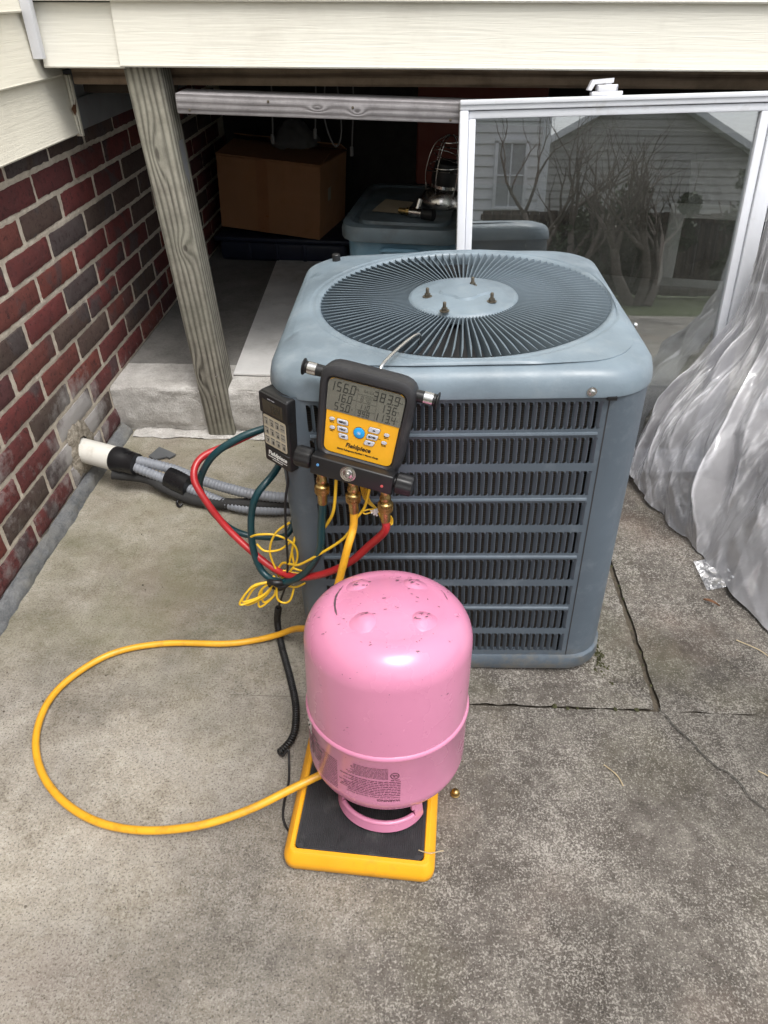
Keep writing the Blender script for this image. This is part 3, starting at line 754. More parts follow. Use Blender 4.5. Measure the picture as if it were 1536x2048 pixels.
# lid
FCX, FCY, FR = .0165, -.005, .2525
LH = .300
mb = MB(); n = 144; vs = []
prof = [('c', FR, .628), ('c', FR, .640), ('c', FR+.0015, .6495), ('c', FR+.005, .6525), ('c', FR+.013, .6535), ('c', FR+.0165, .6515), ('c', FR+.020, .6535),
        ('c', FR+.024, .6535), ('c', FR+.030, .6520), ('m', .4, .6508), ('m', .8, .648),
        ('s', .030, .6465), ('s', .018, .6435), ('s', .009, .638), ('s', .0035, .630), ('s', .001, .620), ('s', -.0005, .606), ('s', .000, .603), ('s', .006, .603)]
LC = .088
for kind, val, z in prof:
    for j in range(n):
        q = 2*PI*j/n
        dsq = sq_r(q, LH - .030, LC)
        ox, oy = FCX*1.0, FCY
        tmax = FR + .030
        while tmax > FR + .006:
            pt0 = Vector((ox + tmax*math.cos(q), oy + tmax*math.sin(q)))
            if pt0.length < sq_r(math.atan2(pt0.y, pt0.x), LH - .022, LC) - .004: break
            tmax -= .0005
        vv_ = val if val < FR + .005 else FR + .005 + (val - FR - .005)*(tmax - FR - .005)/.025
        if kind == 'c':
            p = Vector((ox + vv_*math.cos(q), oy + vv_*math.sin(q)))
        elif kind == 'm':
            pc = Vector((ox + tmax*math.cos(q), oy + tmax*math.sin(q)))
            qq = math.atan2(pc.y, pc.x); pe = Vector((math.cos(qq), math.sin(qq))) * sq_r(qq, LH - .022, LC)
            p = pc.lerp(pe, val)
        else:
            pc = Vector((ox + (FR+.03)*math.cos(q), oy + (FR+.03)*math.sin(q))); qq = math.atan2(pc.y, pc.x)
            p = Vector((math.cos(qq), math.sin(qq))) * sq_r(qq, LH - val, LC)
        vs.append((p.x, p.y, z - .004*(p.length/.3)**2*0 + .0006*noise.noise((p.x*9, p.y*9, 1))))
mb.add(vs, [(i*n+j, (i+1)*n+j, (i+1)*n+(j+1)%n, i*n+(j+1)%n) for i in range(len(prof)-1) for j in range(n)])
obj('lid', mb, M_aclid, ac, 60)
# fan grille vanes: 108 tilted radial blades
NV = 108
mb = MB(); vs = []; HUB = .092
for i in range(6):
    t = i / 5; r = HUB - .004 + (FR + .002 - HUB + .004) * t
    lip = (.0015 + .0021*t) if t < .9 else .0012
    lift = .0015*math.sin(PI*t); zt = .6515 + lift; zb = .6375 + (.006 if t > .95 else 0)
    for (a_, z) in ((lip, zt - .0012), (lip, zt), (.0002, zt), (-.0032, zb), (-.0024, zb), (.0010, zt - .0012)):
        vs.append((r, a_, z))
fs = [(i*6+j, i*6+(j+1) % 6, (i+1)*6+(j+1) % 6, (i+1)*6+j) for i in range(5) for j in range(6)]
mb.add(vs, fs)
vm = mesh_of('grille_vane', mb, M_vane, 24)
for k in range(NV):
    o = obj('grille_vane', vm, None, ac); o.location = (FCX, FCY, .0015); o.rotation_euler = (0, 0, 2*PI*k/NV)
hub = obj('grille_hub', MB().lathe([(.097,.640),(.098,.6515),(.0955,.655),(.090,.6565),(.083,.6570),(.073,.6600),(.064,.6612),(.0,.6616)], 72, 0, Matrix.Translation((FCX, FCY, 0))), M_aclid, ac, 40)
mb = MB(); pts = []
for i in range(64):
    q = 2*PI*i/64; r = .040 + .006*math.cos(4*q) ; pts.append((FCX + .004 + r*math.cos(q)*1.05, FCY - .002 + r*.9*math.sin(q)))
inner = [(FCX + .004 + (x-FCX-.004)*.88, FCY - .002 + (y-FCY+.002)*.88) for x, y in pts]
k = len(pts); mb.add([(x, y, .6610) for x, y in pts] + [(x, y, .6645) for x, y in inner], [(i, (i+1)%k, k+(i+1)%k, k+i) for i in range(k)] + [[k+i for i in range(k)]])
obj('embossed_plate', mb, M_aclid, hub, 30)
for (wx, wy) in ((.027,1.217),(.109,1.268),(.137,1.186),(.055,1.147)):
    lx = (wx - CX) + .026; ly = wy - CY
    T = Matrix.Translation((lx, ly, .6605))
    s_ = MB()
    s_.lathe([(.0085,0),(.0085,.0012),(.0,.0012)], 16, 0, T)
    s_.prism([(.0052*math.cos(rad(60*i)), .0052*math.sin(rad(60*i))) for i in range(6)], .0012, .0062, 0, T)
    s_.lathe([(.0030,.006),(.0030,.0145),(.0022,.0158),(0,.0160)], 12, 0, T)
    obj('motor_bolt', s_, M_bolt, hub)
mb = MB(); mb.lathe([(FR+.004,.63),(FR+.004,.40)], 64, 0, Matrix.Translation((FCX, FCY, 0))); mb.lathe([(.0,.40),(FR+.02,.40)], 48, 0, Matrix.Translation((FCX, FCY, 0)))
obj('fan_shroud', mb, M_dark, ac)
mb = MB(); mb.lathe([(0,.54),(.055,.54),(.06,.53),(.06,.45)], 24, 0, Matrix.Translation((FCX, FCY, 0)))
obj('fan_motor', mb, M_fan, ac)
for k in range(3):
    mb = MB()
    def bl(u, v, k=k):
        r = .05 + .185*v; q = rad(120*k + 18) + (u-.5) * (1.25 - .25*v) + .2*v
        return (FCX + r*math.cos(q), FCY + r*math.sin(q), .545 + .045*(u-.5))
    mb.grid(bl, 8, 6); obj('fan_blade', mb, M_fan, ac)
mb = MB()
for (lx, ly) in ((-.156-CX+.026, 1.461-CY), (.264-CX+.026, 1.045-CY), (.292-CX+.026, 1.441-CY), (-.11-CX+.026, 1.031-CY)):
    mb.lathe([(.0032,-.002),(.0032,.0012),(0,.0014)], 10, 0, Matrix.Translation((lx, ly, .6478)))
obj('lid_screw', mb, M_bolt, ac)
mb = MB(); T = Matrix.Translation((-.156-CX+.022, 1.461-CY+.012, .648)); mb.lathe([(.0085,0),(.0085,.013),(.007,.0145),(0,.0145)], 16, 0, T)
obj('rubber_plug', mb, M_black, ac)
mb = MB(); T = Matrix.Translation((.192, -LH - .0002, .6135)) @ Matrix.Rotation(rad(90), 4, 'X')
mb.lathe([(.0075,0),(.0075,.0012),(.0045,.0016),(.0045,.005),(.003,.006),(0,.006)], 12, 0, T)
obj('skirt_screw', mb, M_steel, ac)
mb = MB(); mb.box(.216, .230, -LH - .0025, -LH + .02, .5995, .6045); obj('dark_notch', mb, M_black, ac)  # black box painted in for the dark of a small notch
T = Matrix.Translation((LH + .0005, -.09, .628)) @ Matrix.Rotation(rad(90), 4, 'Y')
obj('skirt_screw', MB().lathe([(.005,0),(.005,.003),(.003,.005),(0,.005)], 10, 0, T), M_steel, ac)

# ================================================================== LEANING WINDOW SASH
LEAN = rad(-8)
win = thing('window_sash', 'white framed glass window sash leaning against the rail', 'window', (.093, 1.775, .899), (0, 0, 0))
win.rotation_euler = Matrix.Rotation(LEAN, 4, 'X').to_3x3().to_4x4().to_euler()
win.matrix_world = Matrix.Translation((.093, 1.775, .899)) @ Matrix.Rotation(LEAN, 4, 'X') @ Matrix.Rotation(rad(-1.9), 4, 'Y')
WW, WH = .712, .905        # local x right, z down negative, y away
def rail_piece(x0, x1, z0, z1, name, bead):
    mb = MB(); mb.rbox(x0, x1, .0, .034, z0, z1, .0025); return obj(name, mb, M_sash, win)
TB, SB, RB = .019, .0195, .034
rail_piece(0, WW, -TB, 0, 'top_rail', 0); rail_piece(0, WW, -WH, -WH + .045, 'bottom_rail', 0)
rail_piece(0, SB, -WH + .045, -TB, 'stile', 0); rail_piece(WW - RB, WW, -WH + .045, -TB, 'stile', 0)
# a second step along the top edge, and glazing beads
mb = MB(); mb.rbox(.0, WW, -.004, .012, -.0085, .0015, .0015); obj('edge_strip', mb, M_sash, win)
gx0, gx1, gz0, gz1 = SB + .0165, WW - RB - .021, -WH + .062, -TB - .0165
for (x0, x1, z0, z1) in ((SB + .001, WW - RB - .001, gz1, -TB - .0012), (SB + .001, WW - RB - .001, -WH + .0462, gz0), (SB + .001, gx0, gz0, gz1), (gx1, WW - RB - .001, gz0, gz1)):
    mb = MB(); mb.rbox(x0, x1, .006, .030, z0, z1, .0022); obj('glazing_bead', mb, M_sash, win)
mb = MB(); mb.box(gx0 - .004, gx1 + .004, .0165, .0195, gz0 - .004, gz1 + .004)
obj('glass_pane', mb, M_glass, win)
lt = obj('sash_lock', MB().rbox(.285, .352, .004, .030, .002, .010, .002).rbox(.296, .340, .004, .008, .009, .021, .001).rbox(.296, .300, .004, .028, .009, .021, .001).rbox(.336, .340, .004, .028, .009, .021, .001).rbox(.296, .340, .006, .028, .0195, .0225, .001).rbox(.313, .327, .008, .020, .022, .033, .002), M_white, win)
obj('lock_lever', MB().prism([(.276,.014),(.284,.012),(.291,.0235),(.330,.0255),(.330,.0345),(.284,.032)], -.026, -.006, 0, Matrix.Rotation(rad(90), 4, 'X')), M_white, lt)
obj('lock_spring', MB().tube(smooth([(.303,.012,.012),(.310,.012,.017),(.318,.012,.0125),(.326,.012,.0175),(.333,.012,.012)], 5), .0018, 6), M_chrome, lt)

# ================================================================== UNDER THE HOUSE
T0 = .150
box = thing('cardboard_box', 'large brown cardboard box on a navy bin in the crawl space', 'box', (-.605, 3.03, .268), (0, rad(3.2), rad(-12)))
cw, chh, cdp = .440, .280, .36
mb = MB(); mb.rbox(-cw/2, cw/2, 0, cdp, 0, chh, .004, 1); obj('carton', mb, M_carton, box)
for (pts) in ([(-cw/2, .0, chh), (cw/2, .0, chh), (cw/2 - .01, cdp*.45, chh + .02), (-cw/2 + .01, cdp*.45, chh + .03)], [(-cw/2, cdp, chh), (cw/2, cdp, chh), (cw/2 + .03, cdp*.5, chh + .05), (-cw/2, cdp*.52, chh + .045)]):
    mb = MB(); mb.add(pts + [(x, y, z + .004) for x, y, z in pts], [(3,2,1,0),(4,5,6,7),(0,1,5,4),(1,2,6,5),(2,3,7,6),(3,0,4,7)]); obj('flap', mb, M_carton, box)
mb = MB(); mb.add([(cw/2+.0015,.10,.13),(cw/2+.0015,.14,.13),(cw/2+.0015,.14,.18),(cw/2+.0015,.10,.18)], [(0,1,2,3)]); obj('paper_tag', mb, M_paper, box)
mb = MB(); mb.box(-.05, .0, -.0012, -.0004, .002, chh - .002); obj('tape_strip', mb, surf('tape_tan', (.30,.13,.055), .35), box)
nb = thing('storage_bin', 'navy plastic bin under the cardboard box', 'bin', (-.57, 3.16, T0), (0, 0, rad(-4)))
mb = MB(); mb.rbox(-.25, .30, -.14, .30, .0, .085, .02, 3); obj('bin_body', mb, M_navybin, nb)
mb = MB(); mb.rbox(-.265, .315, -.155, .315, .085, .104, .008, 2); obj('bin_lid', mb, M_navybin, nb)
for xx in (-.12, .0, .12): obj('bin_rib', MB().rbox(xx - .008, xx + .008, -.1475, -.139, .01, .080, .003), M_navybin, nb)
tote = thing('storage_tote', 'dusty light blue storage tote with its lid on behind the condenser', 'tote', (-.012, 2.265, T0 + .020), (0, 0, rad(-6)))
mb = MB(); n = 64; vs = []
for (sc_, z) in ((.86,0),(.88,.01),(.94,.36),(.95,.365)):
    for j in range(n):
        q = 2*PI*j/n; p = sq_r(q, .24, .07); vs.append((p*math.cos(q)*sc_*.70, p*math.sin(q)*sc_*1.12, z))
mb.add(vs, [(i*n+j, i*n+(j+1)%n, (i+1)*n+(j+1)%n, (i+1)*n+j) for i in range(3) for j in range(n)]); obj('tote_body', mb, M_tote, tote)
mb = MB(); vs = []
pl_ = ((1.0,.358),(1.03,.362),(1.035,.385),(1.01,.398),(.90,.400),(.87,.392),(.80,.390),(.78,.400),(.0,.402))
for (sc_, z) in pl_:
    for j in range(n):
        q = 2*PI*j/n; p = sq_r(q, .24, .07); vs.append((p*math.cos(q)*sc_*.70, p*math.sin(q)*sc_*1.12, z))
mb.add(vs, [(i*n+j, i*n+(j+1)%n, (i+1)*n+(j+1)%n, (i+1)*n+j) for i in range(len(pl_)-1) for j in range(n)]); obj('tote_lid', mb, M_totelid, tote)
mb = MB(); mb.tube(smooth([(-.05,-.245,.325),(-.045,-.256,.335),(.045,-.256,.335),(.05,-.245,.325)], 5), .006, 8); obj('handle', mb, M_tote, tote)
LT = T0 + .020 + .402
pap = MB(); pap.add([(-.125,2.16,LT+.002),(-.03,2.13,LT+.002),(-.005,2.25,LT+.006),(-.09,2.30,LT+.003)], [(0,1,2,3)]); pap.add([(-.125,2.16,LT+.003),(-.03,2.13,LT+.003),(-.005,2.25,LT+.007),(-.09,2.30,LT+.004)], [(0,1,2,3)])
tag(obj('paper_sheet', pap, M_paper), 'brown paper lying on the tote lid', 'paper')
val = thing('hose_fitting', 'small brass and black hose fitting lying on the tote lid', 'fitting', (.005, 2.10, LT + .014), (0, 0, rad(-28)))
obj('barb', MB().tube([(-.055,0,0),(-.03,0,0)], .008, 10).tube([(-.03,0,0),(-.02,0,0)], .011, 8), M_brass, val)
obj('valve_body', MB().tube([(-.02,0,0),(.02,0,0)], .013, 12).tube([(0,0,0),(.004,.012,.034)], .008, 10), M_chrome, val)
obj('coupling', MB().tube([(.02,0,0),(.055,0,0)], .015, 14), M_black, val)
lamp = thing('cage_lamp', 'metal lamp base with a wire cage standing on the tote lid', 'lamp', (.080, 2.25, LT), (rad(0), rad(6), 0))
obj('lamp_base', MB().lathe([(.062,0),(.064,.004),(.062,.020),(.052,.040),(.046,.048),(.040,.050),(.036,.09),(0,.095)], 32), M_chrome, lamp)
obj('lamp_body', MB().lathe([(.038,.050),(.042,.075),(.036,.115),(.02,.125),(0,.125)], 24), M_black, lamp)
mb = MB()
for i in range(9):
    q = 2*PI*i/9; mb.tube([(.060*math.sin(q), .010 - .004*i % 2, .0235 + .0), (.060*math.sin(q), .010, .024)], .001, 4)
for k_ in range(5):
    R_ = .058 - .006*k_
    mb = MB(); z0 = .09 + .022*k_; tl_ = .35*(k_ % 2) - .2
    mb.tube([(R_*math.cos(2*PI*i/28), R_*math.sin(2*PI*i/28), z0 + tl_*R_*math.sin(2*PI*i/28 + k_)) for i in range(29)], .0016, 6, caps=False); obj('cage_ring', mb, M_chrome, lamp)
for k_ in range(6):
    q = 2*PI*k_/6; mb = MB()
    mb.tube(smooth([(.05*math.cos(q), .05*math.sin(q), .03), (.060*math.cos(q), .060*math.sin(q), .09), (.045*math.cos(q), .045*math.sin(q), .16), (.01*math.cos(q), .01*math.sin(q), .19)], 6), .0016, 6); obj('cage_wire', mb, M_chrome, lamp)
mb = MB()
def bagf(u, v):
    q = 2*PI*u; r = .075*math.sin(min(1, v*1.1 + .05)*PI*.5) * (1 + .25*noise.noise((math.cos(q)*2, math.sin(q)*2, v*3)))
    return (-.50 + 1.2*r*math.cos(q), 3.18 + r*math.sin(q), .575 + .11*(1-v) + .01*noise.noise((u*20, v*8, 0)))
mb.grid(bagf, 32, 12); tag(obj('cloth_bundle', mb, surf('grey_cloth', (.11,.11,.11), .8), None, 60), 'pale crumpled bundle lying on top of the cardboard box', 'bundle')
for i, (x, z0, z1) in enumerate(((-.416, .745, .93), (-.292, .76, .93), (-.188, .715, .93))):
    mb = MB(); mb.tube(smooth([(x + .004, 2.25, z1), (x + .008, 2.25, (z0+z1)/2 + .03), (x, 2.25, z0)], 6), .0022, 6); mb.tube([(x, 2.25, z0 + .012), (x, 2.25, z0 - .012)], .0052, 8)
    tag(obj('hanging_cord', mb, M_bag), ['pale cord hanging above the left part of the cardboard box', 'pale cord hanging above the middle of the cardboard box', 'pale cord hanging above the right end of the cardboard box'][i], 'cord', 'cords hanging under the floor')
mb = MB(); mb.tube(smooth([(-.255,2.24,.90),(-.262,2.24,.80),(-.235,2.24,.73),(-.215,2.24,.77),(-.225,2.24,.90)], 7), .0022, 6)
tag(obj('wire_loop', mb, M_bag), 'thin pale wire loop hanging beside the cords', 'wire')
mb = MB(); mb.tube(smooth([(-.27,2.10,.925),(-.245,2.09,.905),(-.21,2.10,.918),(-.19,2.10,.935)], 6), .012, 10); mb.tube([(-.235,2.09,.905),(-.225,2.09,.93)], .016, 10)
tag(obj('pipe_clamp', mb, M_chrome), 'shiny metal pipe clamp under the floor above the rail', 'clamp')
mb = MB(); mb.rbox(.0, .42, 2.62, 2.66, .55, .92, .01); tag(obj('red_panel', mb, surf('dull_red', (.12,.025,.015), .7)), 'dull dark red board standing at the back behind the lamp', 'board')

def armchair(loc, rz, label, name='armchair'):
    t = thing(name, label, 'armchair', loc, (0, 0, rz))
    obj('seat_back', MB().rbox(-.26, .26, .14, .27, .10, .46, .045, 4), M_navy, t)
    obj('seat', MB().rbox(-.24, .24, -.22, .16, .10, .26, .04, 4), M_navy, t)
    for s_ in (-1, 1): obj('arm', MB().rbox(s_*.31 - .06, s_*.31 + .06, -.24, .22, .06, .335, .05, 4), M_navy, t)
    for s_ in (-1, 1):
        for y in (-.2, .22): obj('foot', MB().rbox(s_*.29 - .025, s_*.29 + .025, y - .025, y + .025, 0, .062, .006), M_black, t)
    return t
ch1 = thing('armchair', 'navy armchair seen through the left part of the leaning glass', 'armchair', (.365, 2.90, T0 + .012))
obj('seat_back', MB().rbox(-.17, .158, .02, .14, .05, .350, .012, 2), M_navy, ch1)
obj('seat', MB().rbox(-.16, .17, -.22, .03, .05, .17, .04, 4), M_navy, ch1)
obj('arm', MB().rbox(-.19, .245, -.24, -.08, .04, .205, .045, 4), M_navy, ch1)
for (x, y) in ((-.15,-.2),(.18,-.2),(-.15,.1),(.15,.1)): obj('foot', MB().rbox(x-.02, x+.02, y-.02, y+.02, 0, .05, .004), M_black, ch1)
ch2 = thing('recliner', 'tall navy recliner wrapped in clear plastic behind the glass', 'armchair', (1.20, 3.02, T0 + .012), (0, 0, rad(8)))
obj('seat_back', MB().rbox(-.13, .44, .02, .20, .05, .405, .06, 4, 0, Matrix.Rotation(rad(-6), 4, 'X')), M_navy, ch2)
obj('seat', MB().rbox(-.11, .42, -.16, .05, .06, .21, .05, 4), M_navy, ch2)
obj('arm', MB().rbox(-.17, -.06, -.16, .12, .05, .26, .05, 4), M_navy, ch2)
obj('arm', MB().rbox(.42, .53, -.16, .12, .05, .26, .05, 4), M_navy, ch2)
obj('foot', MB().rbox(-.14, -.08, -.12, -.06, 0, .055, .004).rbox(.44, .50, -.12, -.06, 0, .055, .004).rbox(-.10, .40, .10, .16, 0, .055, .004), M_black, ch2)
mb = MB()
def cov(u, v):
    x = -.16 + .62*u
    pr = [(-.125,.14),(-.06,.26),(-.035,.36),(.0,.418),(.10,.432),(.26,.41)]
    i = v*5; a = int(min(4, i)); t = i - a
    y = pr[a][0]*(1-t)+pr[a+1][0]*t; z = pr[a][1]*(1-t)+pr[a+1][1]*t
    f = .022*noise.noise((x*7 + z*6, z*3, 0)) + .010*noise.noise((x*26 + z*14, z*9, 2))
    sag = -.04*abs(u-.5)*2*(v if v > .6 else 0)
    return (x, y - abs(f)*1.2 - .006, z + f*.5 + sag)
mb.grid(cov, 46, 34)
obj('plastic_wrap', mb, M_cover, ch2, 70)
s2 = thing('spare_sash', 'grey white spare window sash standing behind the leaning glass', 'window', (.960, 2.78, T0 + .012), (rad(-17), rad(-1), rad(-12)))
for (x0, x1, z0, z1, nm) in ((0,.62,.258,.298,'top_rail'),(0,.62,0,.03,'bottom_rail'),(0,.042,.03,.258,'stile'),(.578,.62,.03,.258,'stile')):
    obj(nm, MB().rbox(x0, x1, 0, .025, z0, z1, .002), M_greyframe, s2)
obj('glazing_bead', MB().rbox(.042, .052, .004, .02, .03, .248, .001).rbox(.042, .578, .004, .02, .248, .258, .001), M_greyframe, s2)

# ---- covered chair and plastic sheeting at the right
cc = thing('covered_chair', 'grey blue cushioned chair under the plastic sheet at the right edge', 'armchair', (1.135, 1.49, 0), (0, 0, rad(4)))
obj('seat_back', MB().rbox(-.27, .30, .06, .24, .24, .735, .07, 4), M_foam, cc)
obj('seat', MB().rbox(-.20, .30, -.20, .08, .18, .33, .05, 4), M_foam, cc)
obj('arm', MB().rbox(.26, .37, -.22, .16, .12, .44, .05, 4), M_foam, cc)
for (x, y) in ((-.24,-.20),(.27,-.20),(-.24,.18),(.27,.18)): obj('leg', MB().rbox(x-.022, x+.022, y-.022, y+.022, 0, .19, .004), M_black, cc)

Bc = [(.615,1.66,.02),(.612,1.62,.03),(.630,1.555,.012),(.662,1.465,.006),(.700,1.365,.004),(.712,1.29,.008),(.740,1.215,.006),(.785,1.055,.005),(.88,.97,.005),(1.05,.92,.005),(1.35,.89,.005)]
Mc = [(.650,1.675,.20),(.648,1.64,.205),(.660,1.58,.205),(.688,1.51,.20),(.730,1.43,.195),(.770,1.35,.20),(.810,1.27,.215),(.860,1.18,.23),(.95,1.10,.25),(1.10,1.05,.28),(1.35,1.02,.30)]
Uc = [(.722,1.685,.385),(.724,1.662,.39),(.732,1.625,.392),(.748,1.575,.392),(.775,1.51,.395),(.808,1.43,.40),(.845,1.36,.41),(.90,1.29,.425),(1.0,1.23,.45),(1.14,1.18,.48),(1.35,1.15,.50)]
Wc = [(.742,1.690,.56),(.744,1.668,.56),(.750,1.640,.56),(.763,1.605,.565),(.785,1.56,.575),(.815,1.52,.59),(.85,1.485,.605),(.91,1.45,.62),(1.0,1.42,.63),(1.14,1.39,.64),(1.35,1.37,.65)]
Tc = [(.734,1.70,.745),(.738,1.685,.748),(.748,1.665,.752),(.765,1.645,.756),(.79,1.62,.760),(.82,1.595,.763),(.86,1.57,.765),(.92,1.545,.767),(1.02,1.52,.768),(1.16,1.50,.768),(1.35,1.49,.768)]
def rs_(P, k):
    Q = smooth(P, 24); L = [0]
    for i in range(1, len(Q)): L.append(L[-1] + (Q[i]-Q[i-1]).length)
    out = []
    j = 0
    for i in range(k + 1):
        s_ = L[-1]*i/k
        while j < len(L)-2 and L[j+1] < s_: j += 1
        t = (s_ - L[j]) / max(1e-9, L[j+1]-L[j]); out.append(Q[j].lerp(Q[j+1], min(1, max(0, t))))
    return out
cv = [smooth(c_, 18) for c_ in (Bc, Mc, Uc, Wc, Tc)]
kk = len(cv[0]) - 1
def cvp(c_, u):
    i = u*kk; a = int(min(kk-1, i)); return c_[a].lerp(c_[a+1], i-a)
def sheet_base(u, v):
    P = [cvp(c_, u) for c_ in cv]
    i = v*4; a = int(min(3, i)); t = i - a
    p0 = P[max(0, a-1)]; p1 = P[a]; p2 = P[a+1]; p3 = P[min(4, a+2)]
    return .5*((2*p1)+(p2-p0)*t+(2*p0-5*p1+4*p2-p3)*t*t+(3*p1-p0-3*p2+p3)*t**3)
NS, NTT = 300, 170
rs2 = random.Random(23); folds = []
for k in range(17):
    if k < 4: f, A, th = rs2.uniform(3.0, 6.0), .030, rs2.uniform(-.3, .3)
    elif k < 12: f, A, th = rs2.uniform(6, 13), .0170, rs2.uniform(-.85, .85)
    else: f, A, th = rs2.uniform(13, 26), .0066, rs2.uniform(-1.1, 1.1)
    folds.append((f*math.cos(th), f*math.sin(th)*.62, A, rs2.uniform(0, 1), rs2.uniform(.28, .72), k))
nd = Vector((-.72, -.60, .35)).normalized()
def sheet(u, v):
    p = sheet_base(u, v)
    wu = u + .016*noise.noise((u*4, v*3, 2.)); wv = v + .016*noise.noise((u*4, v*3, 9.))
    env = (.45 + .55*ssm(v*3)) * (1 - .80*ssm((v - .34)*2.4))
    d = 0
    for (fu, fv, A, ph, duty, k) in folds:
        x = (fu*wu + fv*wv + ph) % 1.0
        t = x/duty if x < duty else (1-x)/(1-duty)
        m_ = .22 + 1.6*max(0, noise.noise((u*5.5 + k*3.7, v*3.2, k*1.9)) + .22)
        d += A*(t - .5)*m_
    # one big overlapping fold: the left lobe tucked behind the main one
    x = u - (.300 + .10*(1-v) + .02*noise.noise((v*4, 3, 3)))
    d += (.052*math.exp(-max(0, x)/.10)*ssm(x/.022) - .018*(1 - ssm(x/.022)) if x > 0 else -.018*math.exp(x/.05)) * ssm(v*5) * (1 - ssm((v-.40)*4))
    p = p + nd*d*env + Vector((.056*ssm((v - .28)*2.6), 0, 0))
    p.z = max(p.z, .004 + .002*abs(noise.noise((u*30, v*20, 0))))
    return p
mb = MB(); mb.grid(sheet, NS, NTT)
tag(obj('plastic_sheet', mb, M_sheet, None, 16), 'crumpled translucent plastic sheeting draped to the ground at the right', 'plastic sheet')
mb = MB()
def scrap(u, v):
    x = .685 + .10*u; y = 1.29 - .10*v + .03*u; d, _ = noise.voronoi(Vector((u*4, v*4, 9)))
    return (x, y, .006 + .016*(d[1]-d[0])*math.sin(PI*u)*math.sin(PI*v) + .002)
mb.grid(scrap, 26, 22); tag(obj('plastic_scrap', mb, M_sheet, None, 60), 'small crumpled scrap of plastic lying at the foot of the sheeting', 'plastic scrap')

# ================================================================== SCALE AND TANK
scx, scy = -.0505, .6800
scale = thing('refrigerant_scale', 'yellow platform scale with ribbed black rubber top under the pink tank', 'scale', (scx, scy, 0), (0, 0, rad(-3.5)))
hw, hd = .1175, .158
pz = [(hw-.003, hd-.003, .004), (hw, hd, .008), (hw, hd, .020), (hw-.002, hd-.002, .0235), (hw-.008, hd-.008, .036), (hw-.011, hd-.011, .0385), (hw-.0165, hd-.0165, .0385), (hw-.018, hd-.018, .0355)]
mb = MB(); vs = []; nn = None
for (a, b_, z) in pz:
    ps = rrect(a, b_, max(.006, .020 - (hw - a)), 6); nn = len(ps); vs += [(x, y, z) for x, y in ps]
fs = [(i*nn+j, i*nn+(j+1)%nn, (i+1)*nn+(j+1)%nn, (i+1)*nn+j) for i in range(len(pz)-1) for j in range(nn)]
fs.append(list(range(nn))[::-1]); mb.add(vs, fs); obj('scale_frame', mb, M_scaley, scale)
mb = MB(); mb.prism(rrect(hw - .018, hd - .018, .009, 5), .030, .0368)
obj('rubber_mat', mb, M_mat, scale)
mb = MB(); nr = 62; xw = hw - .021
for i in range(nr):
    x = -xw + 2*xw*(i + .5)/nr; w = xw/nr*.55
    dd = hd - .0205 if abs(x) < xw - .008 else hd - .026
    mb.add([(x-w, -dd, .0366), (x+w, -dd, .0366), (x+w*.5, -dd, .0382), (x-w*.5, -dd, .0382), (x-w, dd, .0366), (x+w, dd, .0366), (x+w*.5, dd, .0382), (x-w*.5, dd, .0382)], [(0,1,2,3),(3,2,6,7),(1,5,6,2),(4,0,3,7),(5,4,7,6)])
obj('ribs', mb, M_mat, scale, 30, kind='stuff')
for sx in (-1, 1):
    for sy in (-1, 1):
        obj('foot', MB().lathe([(.012,0),(.012,.0045)], 12, 0, Matrix.Translation((sx*(hw-.03), sy*(hd-.03), 0))), M_black, scale)
mb = MB(); mb.tube(smooth([(.033,.549,.0395),(.05,.5445,.0405),(.066,.5475,.0425),(.071,.5485,.0415)], 6), .0009, 5)
tag(obj('grass_stem', mb, M_straw), 'dry grass stem on the front right of the scale mat', 'stem')

# pink tank paint with scrapes
m, nt, bs, out = new_mat('glossy_pink_enamel'); N = NT(nt); v = N.coord(); P = N.sep(v)
c = N.ramp(N.noise(v, 6, 4), [(.3, (.61,.225,.365)), (.7, (.66,.25,.40))])
sc1 = N.ramp(N.noise(N.coord(scale=(1, 3.2, 1), rot=(0, 0, .5)), 42, 4, .75), [(.71, 0), (.725, 1)])
sc2 = N.ramp(N.noise(N.coord(scale=(1, 1, 1), loc=(3, 1, 2)), 120, 2, .6), [(.72, 0), (.735, 1)])
topm = N.ramp(P[2], [(.20, .25), (.34, .85)])
k = N.math('MULTIPLY', N.math('MAXIMUM', sc1, sc2), topm)
c = N.mix(k, c, (.10,.06,.075))
N.set(bs.inputs['Base Color'], c)
N.set(bs.inputs['Roughness'], N.ramp(N.noise(v, 13, 4), [(.3, .17), (.7, .34)]))
bs.inputs['Coat Weight'].default_value = .35; bs.inputs['Coat Roughness'].default_value = .1
N.set(bs.inputs['Normal'], N.bump(N.math('ADD', N.noise(v, 16, 2), N.math('MULTIPLY', N.noise(v, 300, 2), .05)), .12, .006))
M_pink = m
TR = .1230
tank = thing('refrigerant_tank', 'pink steel refrigerant cylinder standing upside down on the scale', 'gas cylinder', (-.0215, .667, .0385), (rad(-7), 0, 0))
prof = [(.0, .038)]
for i in range(1, 13):
    q = rad(90*i/12); prof.append((TR*math.sin(q)**.72 if i < 12 else TR, .038 + .062*(1 - math.cos(q))**.95))
SEAM = .190
for z in (SEAM - .006,): prof.append((TR, z))
prof += [(TR + .0012, SEAM - .0035), (TR + .0022, SEAM), (TR + .0010, SEAM + .0030), (TR - .0008, SEAM + .0045)]
prof.append((TR - .0008, .312))
for i in range(1, 19):
    q = rad(90*i/18)
    rr = (TR - .0008 - .050) + .050*math.cos(q); zz = .312 + .052*math.sin(q)
    prof.append((rr, zz))
r1 = TR - .0008 - .050
for i in range(1, 6): prof.append((r1*(1 - i/5), .364 + .012*(1 - (1 - i/5)**2)))
